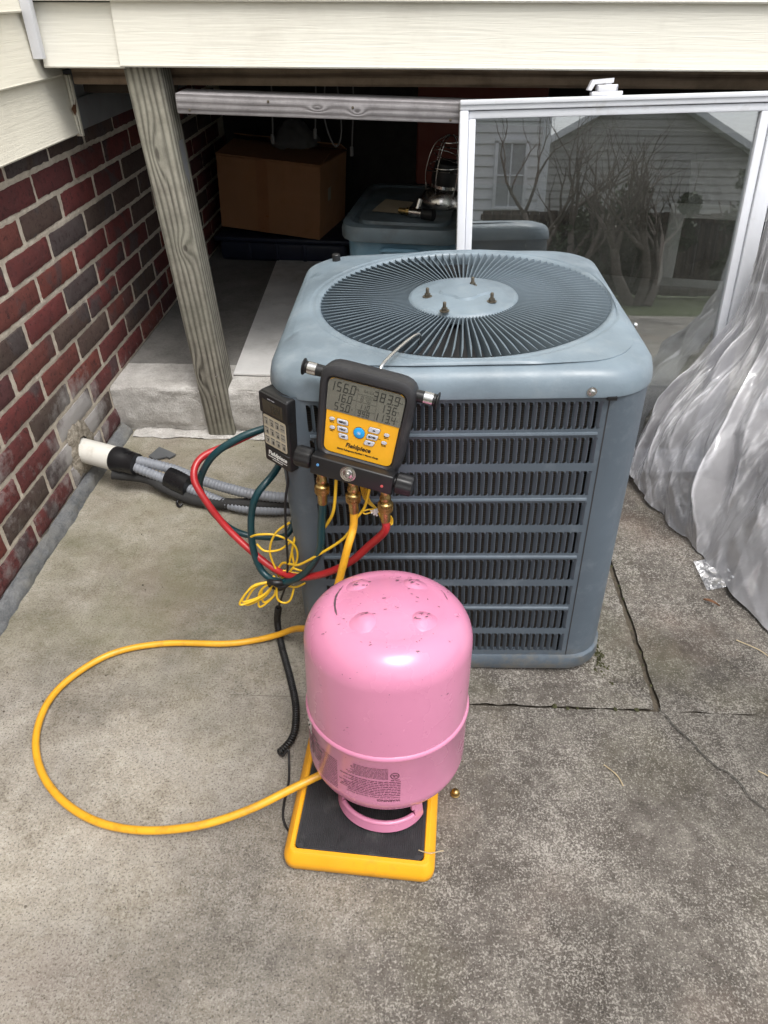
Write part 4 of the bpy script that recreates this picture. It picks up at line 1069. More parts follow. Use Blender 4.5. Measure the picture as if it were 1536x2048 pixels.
# body as grid so the four dimples and dents can be pressed in
n = 112; mb = MB(); vs = []
bumps = [(-.043, .040), (.034, .046), (-.030, -.040), (.046, -.032)]
pinst = []
for (r, z) in prof:
    for j in range(n):
        q = 2*PI*j/n; x = r*math.cos(q); y = r*math.sin(q); zz = z
        vs.append(Vector((x, y, zz)))
fs = [(i*n+j, i*n+(j+1)%n, (i+1)*n+(j+1)%n, (i+1)*n+j) for i in range(len(prof)-1) for j in range(n)]
mb.add(vs, fs); obj('shell', mb, M_pink, tank, 50)
for (bx, by) in bumps:
    r = math.hypot(bx, by); z = .364 + .012*(1 - (r/r1)**2) if r < r1 else .364
    tl = .12
    M_ = Matrix.Translation((bx, by, z - .0030)) @ Matrix.Rotation(math.atan2(by, bx), 4, 'Z') @ Matrix.Rotation(tl, 4, 'Y')
    s_ = MB(); s_.lathe([(.0270,-.0030),(.0225,.0001),(.0180,.0018),(.0135,.0038),(.0095,.0058),(.0060,.0068),(.0,.0072)], 28, 0, M_)
    obj('foot_dimple', s_, M_pink, tank, 60)
rg0 = random.Random(31)
mb = MB()
def scrape(pts, w, z_of):
    pp = smooth(pts, 7)
    for i in range(len(pp)-1):
        a, c_ = pp[i], pp[i+1]; d = (c_-a)
        if d.length < 1e-6: continue
        d.normalize(); nn_ = Vector((-d.y, d.x, 0)); t = i/(len(pp)-1); ww = w*(.15 + math.sin(PI*t)**.7)*(.6 + .8*abs(noise.noise(a*300)))
        vsx = []
        for p in (a - nn_*ww, c_ - nn_*ww, c_ + nn_*ww, a + nn_*ww): vsx.append((p.x, p.y, z_of(p.x, p.y) + .0007))
        mb.add(vsx, [(0,1,2,3)])
def ztop(x, y):
    r = math.hypot(x, y)
    if r <= r1: return .364 + .012*(1 - (r/r1)**2)
    return .312 + .052*math.sqrt(max(0, 1 - min(1, (r - r1)/.050)**2))
scrape([(-.068,.045,0),(-.076,.020,0),(-.076,-.004,0),(-.071,-.026,0)], .0018, ztop)
scrape([(-.040,.062,0),(-.052,.054,0)], .0012, ztop); scrape([(-.044,.045,0),(-.036,.047,0),(-.028,.050,0)], .0020, ztop)
scrape([(-.036,-.041,0),(-.024,-.035,0)], .0015, ztop); scrape([(.046,-.036,0),(.052,-.028,0),(.056,-.024,0)], .0022, ztop)
scrape([(-.036,-.060,0),(-.034,-.054,0)], .0016, ztop); scrape([(.078,.040,0),(.084,.020,0)], .0006, ztop)
for (bx, by) in bumps:
    for kx in range(5):
        x0, y0 = bx + rg0.uniform(-.011, .009), by + rg0.uniform(-.008, .008)
        scrape([(x0, y0, 0), (x0 + rg0.uniform(.002, .008), y0 + rg0.uniform(-.002, .004), 0)], rg0.uniform(.0005, .0012), lambda x, y, bx=bx, by=by: ztop(bx, by) - .0022 + .0076*max(0, 1 - (math.hypot(x-bx, y-by)/.024)**2))
for kx in range(46):
    q_ = rg0.uniform(0, 6.28); r_ = .112*math.sqrt(rg0.random()); x0, y0 = r_*math.cos(q_), r_*math.sin(q_)
    scrape([(x0, y0, 0), (x0 + rg0.uniform(-.005, .006), y0 + rg0.uniform(-.002, .002), 0)], rg0.uniform(.0003, .0008), ztop)
scrape([(-.010,-.0,0),(-.004,.001,0)], .0008, ztop); scrape([(.008,.052,0),(.013,.053,0)], .0013, ztop); scrape([(.034,-.034,0),(.040,-.029,0)], .0012, ztop)
obj('scrape_mark', mb, surf('bare_metal', (.10,.065,.08), .5, var=.3, vscale=200), tank)
# handle collar under the tank: bent plate with a hand slot, front and back
def collar(ac_):
    """bent flat strap with a hand slot: legs run up to the tank, a rolled bar rests on the mat"""
    CM = Matrix.Rotation(rad(7), 4, 'X')
    bm = bmesh.new(); na, ns_ = 36, 10; V = {}
    for i in range(na + 1):
        f = -1 + 2*i/na; q = rad(ac_ + 54*f)
        for j in range(ns_ + 1):
            t = j/ns_
            bulge = .009*(1 - abs(f)**3.0)
            r = .070 + (.012 + bulge)*t**.8; z = .066 - .061*t**1.25
            V[i, j] = bm.verts.new(CM @ Vector((r*math.cos(q), r*math.sin(q), z)))
    for i in range(na):
        f = abs(-1 + 2*(i + .5)/na)
        for j in range(ns_):
            t = (j + .5)/ns_
            if f < .70 + .08*t and t < .76: continue
            bm.faces.new((V[i,j], V[i+1,j], V[i+1,j+1], V[i,j+1]))
    loose = [v for v in bm.verts if not v.link_faces]
    bmesh.ops.delete(bm, geom=loose, context='VERTS')
    bmesh.ops.solidify(bm, geom=bm.faces[:], thickness=.0042)
    bm.verts.index_update()
    mb = MB(); mb.add([v.co.copy() for v in bm.verts], [[v.index for v in f.verts] for f in bm.faces]); bm.free()
    pts = []
    for i in range(25):
        f = -.76 + 1.52*i/24; q = rad(ac_ + 54*f); r = .070 + (.012 + .009*(1 - abs(f)**3))*.78**.8 + .001; z = .066 - .061*.78**1.25
        pts.append(CM @ Vector((r*math.cos(q), r*math.sin(q), z)))
    mb.tube(pts, .0042, 8)
    return mb
obj('handle', collar(-99), M_pink, tank, 50); obj('handle', collar(81), M_pink, tank, 50)
mb = MB(); mb.lathe([(.018,.0385),(.018,.020),(.012,.018),(.012,.010),(.0,.010)], 20); obj('valve_stem', mb, M_brass, tank)
obj('valve_wheel', MB().tube([(-.02,0,.026),(-.062,-.02,.026)], .009, 12), M_brass, tank)
# printed warning text: wrapped on the shell, upside down
def wrap(u, z, off): q = -PI/2 + u/TR; return ((TR + off)*math.cos(q), (TR + off)*math.sin(q), z)
pm = MB()
def ptext(body, size, u, z, bold=0, align='LEFT'):
    vs, fs = text_mesh(body, size, bold, 0, 0, align)
    pm.add([wrap(u - v_.x, z - v_.y, .0006) for v_ in vs], fs)
rg = random.Random(5)
def pline(u0, u1, z, h):     # u decreasing = reading direction (print is upside down)
    u = u1
    while u > u0 + h:
        w = min(rg.uniform(1.0, 4.2)*h, u - u0); m_ = max(1, int(w/.004))
        for i in range(m_):
            a_, b_ = u - w*i/m_, u - w*(i+1)/m_
            pm.add([wrap(a_, z, .0006), wrap(b_, z, .0006), wrap(b_, z + h*.6, .0006), wrap(a_, z + h*.6, .0006)], [(0,3,2,1)])
        u -= w + h*.5
U1, U0 = .024, -.060
ptext('WARNING!', .0066, U1, .1065, .00012)
ptext('Contains gas under pressure, may explode if heated', .0038, U1, .1122, .00004)
z = .1160
for i in range(9):
    pline(U0 + rg.uniform(-.01, .012), U1, z, .0021); z += .0036
for i in range(9):
    pline(U0 + rg.uniform(-.004, .016), U1 - .018, z + .003, .0015); z += .0025
# round listing mark
Cq = (.0155, .1585)
for i in range(28):
    q0, q1 = 2*PI*i/28, 2*PI*(i+1)/28
    pm.add([wrap(Cq[0] + r_*math.cos(q_)*1.0, Cq[1] + r_*math.sin(q_), .0007) for (r_, q_) in ((.0052,q0),(.0064,q0),(.0064,q1),(.0052,q1))], [(0,1,2,3)])
vs, fs = text_mesh('UL', .0064, .0002, 0, 0, 'CENTER'); pm.add([wrap(Cq[0] - v_.x, Cq[1] - v_.y, .0007) for v_ in vs], fs)
pline(Cq[0] - .007, Cq[0] + .007, Cq[1] - .0095, .0022)
# block further round to the left
z = .104
for i in range(17):
    pline(-.118 + rg.uniform(0, .004), -.072, z, .0018); z += .0036
for i in range(7): pline(-.150, -.108 + rg.uniform(-.01, .006), .125 + i*.0068, .0046)
obj('printed_text', pm, surf('faded_ink', (.085,.03,.05), .5), tank, 20)
lb = MB()
lb.grid(lambda u, v: wrap(-.172 + .036*u, .158 + .027*v, .0005), 8, 2); obj('paper_label', lb, surf('white_label', (.74,.68,.70), .5), tank)
lp = MB()
for (a_, b_) in (((-.150,.166),(-.142,.178)), ((-.156,.172),(-.149,.178))):
    lp.tube([wrap(a_[0] + (b_[0]-a_[0])*i/6, a_[1] + (b_[1]-a_[1])*i/6 + .002*math.sin(i), .0010) for i in range(7)], .0008, 4)
obj('label_print', lp, M_ink, tank)

# ================================================================== GAUGE
G = thing('manifold_gauge', 'black and yellow digital gauge hooked on the fan grille', 'gauge', (-.0682, .895, .5889))
G.matrix_world = Matrix.Translation((-.0682, .895, .5889)) @ Matrix.Rotation(rad(-13.2), 4, 'Z') @ Matrix.Rotation(rad(-5), 4, 'X') @ Matrix.Rotation(rad(7.33), 4, 'Y')
F = Matrix.Rotation(rad(90), 4, 'X')           # text/prism plane: x right, y -> z up, z -> -y toward the viewer
def trap(hwt, hwb, h0, h1, r, seg=6):
    """rounded trapezoid: half widths at top h1 / bottom h0"""
    base = rrect(1, 1, .0001, 1)
    P = [(hwt, h1), (-hwt, h1), (-hwb, h0), (hwb, h0)]; out = []
    for i in range(4):
        p = Vector(P[i]); a_ = Vector(P[i-1]); b_ = Vector(P[(i+1) % 4]); d0 = (a_-p).normalized(); d1 = (b_-p).normalized()
        for k in range(seg + 1):
            t = k/seg; q = p + d0*r*(1-t)**2 + d1*r*t**2; out.append((q.x, q.y))
    return out
def loft(mb, layers, mi=0, M=None, cap0=True, cap1=True):
    n = len(layers[0][0]); vs = []
    for poly, z in layers: vs += [(x, y, z) for x, y in poly]
    fs = [(i*n+j, i*n+(j+1)%n, (i+1)*n+(j+1)%n, (i+1)*n+j) for i in range(len(layers)-1) for j in range(n)]
    if cap0: fs.append(list(range(n))[::-1])
    if cap1: fs.append([(len(layers)-1)*n + j for j in range(n)])
    mb.add(vs, fs, mi, M)
mb = MB()
loft(mb, [(trap(.066,.060,-.074,.074,.026), -.030), (trap(.072,.066,-.076,.079,.030), -.024), (trap(.073,.067,-.077,.080,.030), -.004), (trap(.071,.065,-.076,.078,.029), .003), (trap(.067,.061,-.072,.073,.026), .006), (trap(.0615,.0565,-.0640,.0640,.016), .0055), (trap(.0585,.0545,-.0605,.0605,.012), .0005)], 0, F)
obj('rubber_boot', mb, M_rubber, G, 40)
mb = MB(); mb.prism(trap(.0573,.0533,-.0592,.0592,.011), -.002, .0018, 0, F); face = obj('faceplate', mb, M_yellow, G)
def xw(y): return .0533 + (.0573-.0533)*(y+.0592)/.1184
SP = .0085   # split height at left, sloping none in local frame
mb = MB(); pl_ = [(xw(.0085)-.0002, .0085), (xw(.0592)-.0008, .048), (xw(.0592)-.0022, .0545), (xw(.0592)-.0105, .0588), (-xw(.0592)+.0105, .0588), (-xw(.0592)+.0022, .0545), (-xw(.0592)+.0008, .048), (-xw(.0085)+.0002, .0085)]
mb.prism([(x*1.022, y*1.0 + (.0006 if y > .05 else 0)) for x, y in pl_], .0019, .0026, 0, F); lcd = obj('lcd_screen', mb, M_lcd, G)
dk, ft = MB(), MB(); z0, z1 = .0027, .0030
def sv(mb, s, x, y, h): seven(mb, s, x, y, h, F, 0, True, None, z0, z1)
sv(dk, '156.0', -.0165, .0405, .0145); sv(dk, '16.0', -.0200, .0255, .0125); sv(dk, '55.0', -.0215, .0112, .0120)
sv(dk, '383.9', .0490, .0405, .0145); sv(dk, '136', .0475, .0255, .0125); sv(dk, '113.4', .0475, .0110, .0120)
sv(dk, '110', .0075, .0222, .0078); sv(dk, '998', .0085, .0108, .0088)
obj('lcd_digits', dk, M_lcdtxt, lcd)
for (x, y, b_, s_) in ((-.0135,.050,'PSIG',.003),(-.017,.033,'VSAT',.0026),(.0525,.046,'PSIG',.0028),(-.018,.017,'°F',.003),(.0505,.031,'°F',.003),(.0505,.017,'°F',.003)): add_text(ft, b_, s_, F @ Matrix.Translation((x, y, z0)), 0)
add_text(ft, 'R410A', .0055, F @ Matrix.Translation((.004, .0505, z0)), 0)
sv(ft, '87.0', .0085, .0345, .0080)
for (xa, xb, y) in ((-.0125,.0175,.0445),(-.0125,.0175,.0325),(-.0125,.0175,.0205)): ft.prism([(xa, y), (xb, y), (xb, y+.0004), (xa, y+.0004)], z0, z1, 0, F)
for x in (-.0125, .0175): ft.prism([(x, .0095), (x+.0004, .0095), (x+.0004, .0575), (x, .0575)], z0, z1, 0, F)
obj('lcd_marks', ft, M_lcdfaint, lcd)
# keys
def key(poly, label, size, mat=M_key, lab=M_ink, bold=.00015):
    mb = MB(); cx = sum(p[0] for p in poly)/len(poly); cy = sum(p[1] for p in poly)/len(poly)
    big = [(cx + (x-cx)*1.06, cy + (y-cy)*1.12) for x, y in poly]
    mb.prism(big, .0016, .0022, 1, F)
    inn = [(cx + (x-cx)*.92, cy + (y-cy)*.88) for x, y in poly]
    loft(mb, [(poly, .0016), (poly, .0030), (inn, .0036)], 0, F, False)
    k = obj('key', mb, [mat, M_keyline], face, 40)
    if label:
        t = MB(); add_text(t, label, size, F @ Matrix.Translation((cx, cy, .0037)), bold); obj('key_print', t, lab, k) if False else obj('key_print', t, lab, face)
    return k
def para(cx, cy, w, h, sk, r=.0018):
    P = [(cx + w/2 + sk, cy + h/2), (cx - w/2 + sk, cy + h/2), (cx - w/2 - sk, cy - h/2), (cx + w/2 - sk, cy - h/2)]; out = []
    for i in range(4):
        p = Vector(P[i]); d0 = (Vector(P[i-1])-p).normalized(); d1 = (Vector(P[(i+1)%4])-p).normalized()
        for k in range(4):
            t = k/3; q = p + d0*r*(1-t)**2 + d1*r*t**2; out.append((q.x, q.y))
    return out
key(para(-.0290, -.0060, .0170, .0080, -.0008, .0028), 'MENU', .0040); key(para(-.0275, -.0175, .0160, .0080, -.0008, .0022), 'VIEW', .0040); key(para(-.0250, -.0285, .0140, .0075, -.0010, .0022), 'AIR', .0040)
k_ = key(para(.0200, -.0060, .0170, .0080, .0010, .0028), '', 0); key(para(.0185, -.0175, .0165, .0078, .0012, .0022), 'ENTER', .0038); k2 = key(para(.0155, -.0285, .0150, .0075, .0014, .0022), '', 0)
mb = MB(); mb.prism([(.0175,-.0072),(.0225,-.0072),(.0200,-.0042)], .0036, .0039, 0, F); mb.prism([(.0130,-.0272),(.0180,-.0272),(.0155,-.0302)], .0036, .0039, 0, F); obj('arrow_print', mb, M_ink, face)
key([(-.0020 + .0085*math.cos(2*PI*i/28), -.0165 + .0085*math.sin(2*PI*i/28)) for i in range(28)], '', 0, M_blue)
mb = MB()
for i in range(8):
    q = 2*PI*i/8; c0 = Vector((-.0020, -.0165)); d = Vector((math.cos(q), math.sin(q))); n_ = Vector((-d.y, d.x))*.00022
    mb.prism([tuple(c0 + d*.0016 - n_), tuple(c0 + d*.0030 - n_), tuple(c0 + d*.0030 + n_), tuple(c0 + d*.0016 + n_)], .0036, .0040, 0, F)
mb.prism([(-.0020 + .0010*math.cos(2*PI*i/12), -.0165 + .0010*math.sin(2*PI*i/12)) for i in range(12)], .0036, .0040, 0, F)
obj('light_symbol', mb, M_wink, face)
for (x, y) in ((-.0455,-.0045),(-.0435,-.0185),(.0395,-.0080),(.0375,-.0215)):
    key([(x + .0042*math.cos(2*PI*i/20), y + .0025*math.sin(2*PI*i/20)) for i in range(20)], '', 0)
pt = MB()
for (x, y) in ((-.0455,-.0088),(-.0435,-.0228),(.0395,-.0122),(.0375,-.0257)):
    greek(pt, x - .0040, x + .0042, y, .0017, F, 0, rg, .0019, .0021); greek(pt, x - .0032, x + .0036, y - .0022, .0016, F, 0, rg, .0019, .0021)
greek(pt, .0275, .0320, -.0185, .0013, F, 0, rg, .0019, .0021)
obj('key_caption', pt, M_ink, face); pt = MB()
add_text(pt, 'Fieldpiece', .0098, F @ Matrix.Translation((-.0005, -.0415, .0020)), .00028, 0, .18)
obj('brand_lettering', pt, M_ink, face); pt = MB()
add_text(pt, 'SMAN Refrigerant Manifold + Micron Gauge', .0036, F @ Matrix.Translation((.0, -.0505, .0020)), .00010)
obj('subtitle_lettering', pt, M_ink, face)
# side hose holders
for s_ in (-1, 1):
    T = Matrix.Translation((s_*.068, .012, .058))
    mb = MB(); mb.tube([(0,0,0),(s_*.030,0,0)], .0088, 16, 0, True, T); mb.tube([(s_*.030,0,0),(s_*.0325,0,0),(s_*.0335,0,0)], [.0088,.0125,.0125], 18, 0, True, T)
    hd_ = obj('hose_post', mb, M_blackp, G, 40)
    mb = MB(); mb.tube([(s_*.013,0,0),(s_*.026,0,0)], .0094, 18, 0, True, T); obj('metal_band', mb, M_steel, hd_, 40)
# valve block with knobs
TB_ = Matrix.Translation((.001, -.006, -.0785)) @ Matrix.Rotation(rad(0), 4, 'Y')
mb = MB(); mb.rbox(-.0665, .0635, -.016, .018, -.0165, .0155, .003, 3, 0, TB_); blk = obj('valve_block', mb, M_blackp, G, 40)
for s_ in (-1, 1):
    mb = MB(); x0 = s_*.0660 if s_ < 0 else .0630
    mb.tube([(x0, 0, 0), (x0 + s_*.003, 0, 0)], .0085, 16, 0, True, TB_)
    xs = [x0 + s_*.003, x0 + s_*.005, x0 + s_*.026, x0 + s_*.029]
    vs = []
    m_ = 48
    for i, x in enumerate(xs):
        for j in range(m_):
            q = 2*PI*j/m_; fl = .0006 if math.cos(8*q) > .2 else -.0004
            r = (.0160 if i in (1, 2) else .0140) + fl
            vs.append((x, r*math.cos(q), r*math.sin(q)))
    mb.add(vs, [((i*m_+j, i*m_+(j+1)%m_, (i+1)*m_+(j+1)%m_, (i+1)*m_+j) if s_ < 0 else (i*m_+(j+1)%m_, i*m_+j, (i+1)*m_+j, (i+1)*m_+(j+1)%m_)) for i in range(3) for j in range(m_)] + [[j for j in range(m_)], [3*m_+j for j in range(m_)]], 0, TB_)
    obj('knob', mb, M_blackp, G, 40)
FB = TB_ @ Matrix.Translation((0, -.016, 0)) @ F
mb = MB(); mb.lathe([(.0125,.0),(.0125,.0010),(.0105,.0014),(.0100,.0008),(.0085,.0007),(.0075,.0028),(.0045,.0040),(.0040,.0075),(.0022,.0078),(.0020,.003),(0,.003)], 32, 0, FB @ Matrix.Translation((-.006, .001, 0))); obj('sight_glass', mb, M_chrome, blk, 40)
for (x, mt, nm) in ((-.0545, surf('blue_dot', (.10,.28,.55), .3), 'blue_dot'), (.0480, surf('red_dot', (.55,.10,.10), .3), 'red_dot')):
    mb = MB(); mb.lathe([(.0022,0),(.0022,.0009),(0,.0011)], 16, 0, FB @ Matrix.Translation((x, .002 if x < 0 else -.004, 0))); obj(nm, mb, mt, blk)
# brass ports: swivel necks hang straight down (world vertical), built in the gauge frame
Gi = G.matrix_world.inverted()
ports = {}
for nm, lx in (('low', -.0545), ('mid', -.003), ('high', .0500)):
    top = (G.matrix_world @ TB_) @ Vector((lx, .004, -.016))
    down = Vector((.004 if nm != 'low' else -.010, -.004, -1)).normalized()
    pz_ = [(0, .0072), (.008, .0072), (.0085, .0058), (.014, .0058), (.016, .0068), (.022, .0078), (.025, .0068), (.027, .0060), (.029, .0092), (.030, .0097), (.044, .0097), (.045, .0090), (.0455, .0070), (.064, .0066), (.0645, .0058), (.066, .0058)]
    mb = MB(); mb.tube([top + down*d for d, r in pz_], [r*1.18 for d, r in pz_], 20)
    mb.v = [Gi @ v_ for v_ in mb.v]; pt_ = obj('port', mb, M_brass, G, 35)
    k = MB()
    for i in range(30):
        q = 2*PI*i/30; e1 = down.orthogonal().normalized(); e2 = down.cross(e1)
        for s_ in (-1, 1):
            pp = []
            for t in range(4):
                qq = q + s_*.22*t/3; pp.append(top + down*(.0305 + .013*t/3) + (e1*math.cos(qq) + e2*math.sin(qq))*.01155)
            k.tube(pp, .0005, 4)
    k.v = [Gi @ v_ for v_ in k.v]; obj('knurling', k, M_brass, pt_, 30)
    ports[nm] = top + down*.064
# steel hook from the back of the gauge over the grille
mb = MB()
hk = [Vector((-.046,.922,.630)), Vector((-.045,.927,.652)), Vector((-.038,.942,.663)), Vector((-.012,.998,.667)), Vector((.008,1.040,.665)), Vector((.014,1.052,.655)), Vector((.012,1.054,.620))]
mb.tube(smooth(hk, 8), .0027, 10); mb.v = [Gi @ v_ for v_ in mb.v]; obj('hook', mb, M_steel, G, 50)

# ================================================================== HANDSET
Hs = thing('scale_handset', 'black handheld scale display hung on the front left corner of the condenser', 'handset', (-.2111, .955, .5336))
Hs.matrix_world = Matrix.Translation((-.2111, .955, .5336)) @ Matrix.Rotation(rad(-39.1), 4, 'Z') @ Matrix.Rotation(rad(1.9), 4, 'Y')
hw_, hh_ = .0318, .0655
mb = MB(); mb.rbox(-hw_, hw_, .0, .030, -hh_, hh_, .0045, 3); body = obj('case', mb, M_blackp, Hs, 40)
mb = MB(); mb.rbox(-hw_ - .0006, hw_ + .0006, -.0022, .012, .0265, hh_ - .002, .003, 2); obj('bezel', mb, M_blackp, Hs, 40)
mb = MB(); mb.prism([(-.023,.0315),(.023,.0315),(.023,.0535),(-.023,.0535)], .0023, .0027, 0, F); sc_ = obj('display', mb, surf('dark_lcd', (.055,.050,.035), .15, var=.15), Hs)
mb = MB(); seven(mb, '15.4', .016, .036, .013, F, 0, True, None, .0028, .0031); obj('display_digits', mb, M_lcdtxt, sc_)
mb = MB(); greek(mb, -.010, .006, .0565, .0018, F, 0, rg, .0023, .0025); obj('bezel_print', mb, M_key, Hs)
mb = MB(); mb.prism(rrect(.0258, .0275, .003, 4, 0, -.0025), -.0003, .0007, 0, F); kp = obj('keypad', mb, M_keypad, Hs)
lab = [['1','2','3',''],['4','5','6',''],['7','8','9','0']]
for r in range(3):
    for c_ in range(4):
        x = -.0190 + .0127*c_; y = .0145 - .0172*r
        mb = MB(); mb.prism(rrect(.0053, .0070, .0008, 2, x, y), .0006, .0012, 0, F); obj('keypad_key', mb, M_keygrey, kp)
kt = MB()
for r in range(3):
    for c_ in range(4):
        x = -.0190 + .0127*c_; y = .0145 - .0172*r
        if lab[r][c_]: add_text(kt, lab[r][c_], .0082, F @ Matrix.Translation((x + .001, y - .002, .0013)), .0002)
        greek(kt, x - .0042, x + .0042, y + .0046, .0016, F, 0, rg, .0012, .0014)
        if not lab[r][c_]: greek(kt, x - .0040, x + .0040, y - .002, .0018, F, 0, rg, .0012, .0014)
obj('keypad_print', kt, M_ink, kp)
mb = MB(); mb.rbox(-.026, .030, -.0012, .004, -.0375, -.0345, .0008, 1); obj('ridge', mb, M_blackp, Hs)
wt = MB(); add_text(wt, 'Fieldpiece', .0110, F @ Matrix.Translation((.001, -.0455, .0003)), .0003, 0, .15)
greek(wt, -.022, .023, -.0535, .0022, F, 0, rg, .0001, .0004); greek(wt, -.012, .012, -.0575, .0020, F, 0, rg, .0001, .0004)
obj('case_print', wt, M_wink, Hs)
obj('strain_relief', MB().tube([(.006, .014, -hh_ + .001), (.006, .014, -hh_ - .010)], [.0050, .0034], 12), M_black, Hs)
hout = Hs.matrix_world @ Vector((.006, .014, -hh_ - .010))

# ================================================================== HOSES AND CORDS
def hose(name, pts, r, mat, label, cat='hose', n=12, per=9, group=None):
    o = obj(name, MB().tube(smooth(pts, per), r, n), mat, None, 60); return tag(o, label, cat, group)
pm_ = ports['mid']; ph = ports['high']; plow = ports['low']
hose('charging_hose', [pm_, pm_ + Vector((-.001,-.004,-.03)), (-.094,.866,.372), (-.110,.856,.305), (-.132,.850,.225), (-.160,.89,.16), (-.19,.945,.10), (-.222,.985,.055), (-.262,.998,.022), (-.31,.992,.010), (-.37,.982,.008), (-.495,.977,.008), (-.59,.947,.008), (-.649,.885,.008), (-.672,.818,.008), (-.660,.741,.008), (-.619,.673,.008), (-.557,.620,.009), (-.484,.586,.012), (-.405,.573,.018), (-.318,.578,.030), (-.24,.600,.044), (-.168,.635,.058), (-.112,.662,.066), (-.080,.668,.066)], .0065, M_yhose, 'yellow refrigerant hose looping over the concrete from gauge to tank', 'hose', 14, 10)
mk = MB()
hose('high_side_hose', [ph, ph + Vector((-.001,0,-.022)), (-.060,.893,.358), (-.094,.903,.312), (-.141,.916,.272), (-.190,.938,.241), (-.232,.963,.230), (-.278,.985,.250), (-.332,1.01,.292), (-.368,1.02,.350), (-.388,1.04,.385), (-.378,1.07,.408), (-.330,1.10,.420), (-.28,1.14,.428), (-.215,1.19,.435)], .0066, M_rhose, 'red refrigerant hose curving from the gauge round behind the handset')
hose('low_side_hose', [plow, plow + Vector((-.003,.004,-.03)), (-.140,.906,.385), (-.148,.911,.323), (-.184,.932,.252), (-.230,.953,.214), (-.267,.973,.220), (-.282,.985,.270), (-.280,.995,.333), (-.266,1.0,.378), (-.240,1.03,.402), (-.225,1.10,.40), (-.225,1.16,.33), (-.228,1.16,.24), (-.245,1.12,.193), (-.303,1.12,.184), (-.353,1.12,.198), (-.389,1.12,.238), (-.399,1.10,.294), (-.386,1.06,.362), (-.350,1.05,.425), (-.300,1.06,.458), (-.255,1.08,.468), (-.20,1.12,.468)], .0066, M_those, 'dark teal refrigerant hose looped beside the left side of the condenser')
hose('handset_cord', [hout, hout + Vector((0,0,-.02)), (-.206,.955,.40), (-.211,.955,.332), (-.213,.953,.262), (-.222,.958,.205), (-.238,.975,.150), (-.252,1.0,.100)], .0022, M_black, 'thin black cord hanging straight from the handset', 'cord', 8)
cps = smooth([(-.252,1.0,.100), (-.262,1.018,.045), (-.260,1.010,.014), (-.243,.960,.0115), (-.220,.898,.0115), (-.200,.835,.0115), (-.193,.785,.0115), (-.196,.757,.0115), (-.206,.738,.0115), (-.214,.728,.0115)], 40)
L = [0]
for i in range(1, len(cps)): L.append(L[-1] + (cps[i]-cps[i-1]).length)
pts = []; j = 0; turns = L[-1]/.0050; m_ = int(turns*12)
for i in range(m_ + 1):
    s_ = L[-1]*i/m_
    while j < len(L)-2 and L[j+1] < s_: j += 1
    t = (s_-L[j])/max(1e-9, L[j+1]-L[j]); p = cps[j].lerp(cps[j+1], t); T = (cps[min(j+2, len(cps)-1)] - cps[max(j-1, 0)]).normalized()
    e1 = T.cross(Vector((.2,.3,1))).normalized(); e2 = T.cross(e1); q = 2*PI*i/12
    pts.append(p + (e1*math.cos(q) + e2*math.sin(q))*.0056)
tag(obj('coiled_cord', MB().tube(pts, .0018, 6), M_black, None, 60), 'black coiled cord lying on the concrete left of the tank', 'cord')
hose('thin_cord', [(-.214,.728,.010), (-.206,.722,.012), (-.197,.728,.022), (-.194,.71,.006), (-.190,.677,.003), (-.1915,.640,.003), (-.189,.612,.003), (-.178,.592,.003), (-.165,.584,.012)], .0021, M_black, 'thin black cord running from the coil to the scale edge', 'cord', 8)
# yellow sensor wires
YG = 'yellow sensor wires of the gauge'
gp = lambda x, y, z: (G.matrix_world @ TB_) @ Vector((x, y, z))
hose('sensor_wire', [gp(-.030,.006,-.014), (-.116,.895,.432), (-.128,.905,.395), (-.139,.915,.372)], .0026, M_ywire, 'short yellow wire hanging between the left and middle brass ports', 'wire', 8, 8, YG)
hose('sensor_wire', [gp(.026,.006,-.014), (-.066,.892,.440), (-.080,.892,.415), (-.102,.896,.370), (-.146,.906,.325), (-.186,.926,.282), (-.204,.945,.265), (-.225,.965,.250), (-.238,.970,.225), (-.236,.970,.212)], .0024, M_ywire, 'yellow wire crossing behind the charging hose to the wire bundle', 'wire', 8, 8, YG)
rl = random.Random(11)
loops = [
 [(-.205,.985,.335),(-.232,.985,.310),(-.246,.985,.270),(-.240,.985,.228),(-.226,.98,.205)],
 [(-.225,.98,.205),(-.212,.985,.245),(-.202,.99,.285),(-.196,1.0,.305),(-.206,.99,.270),(-.204,.985,.235)],
 [(-.280,.995,.292),(-.262,.985,.306),(-.232,.985,.306),(-.205,.985,.290),(-.196,.985,.268),(-.200,.985,.242),(-.212,.98,.224)],
 [(-.270,.99,.280),(-.255,.985,.268),(-.228,.985,.272),(-.208,.985,.290)],
 [(-.246,.985,.208),(-.230,.98,.197),(-.205,.98,.203),(-.188,.985,.222),(-.172,.985,.256),(-.166,.99,.285)],
 [(-.205,.98,.232),(-.19,.98,.226),(-.196,.98,.22),(-.225,.98,.226)]]
mb = MB()
for lp_ in loops: mb.tube(smooth(lp_, 8), .0021, 7)
tails = [(-.306,.168),(-.302,.172),(-.298,.160),(-.276,.146),(-.268,.154)]
for i, (tx, tz) in enumerate(tails):
    o_ = Vector((-.246,.972,.205)); t_ = Vector((tx, .955 + .004*i, tz)); sd_ = Vector((.004,.0,-.008)) if i < 3 else Vector((.012,0,.004))
    mb.tube(smooth([o_, o_.lerp(t_, .5) + Vector((-.004,0,.008)) - sd_*.4, t_, t_ + sd_, o_.lerp(t_, .5) + sd_ + Vector((.006,0,-.004)), o_ + Vector((.004,0,-.004))], 8), .0021, 7)
mb.tube(smooth([(-.238,.97,.195),(-.238,.965,.168),(-.226,.965,.158),(-.214,.965,.166),(-.206,.97,.190)], 8), .0021, 7)
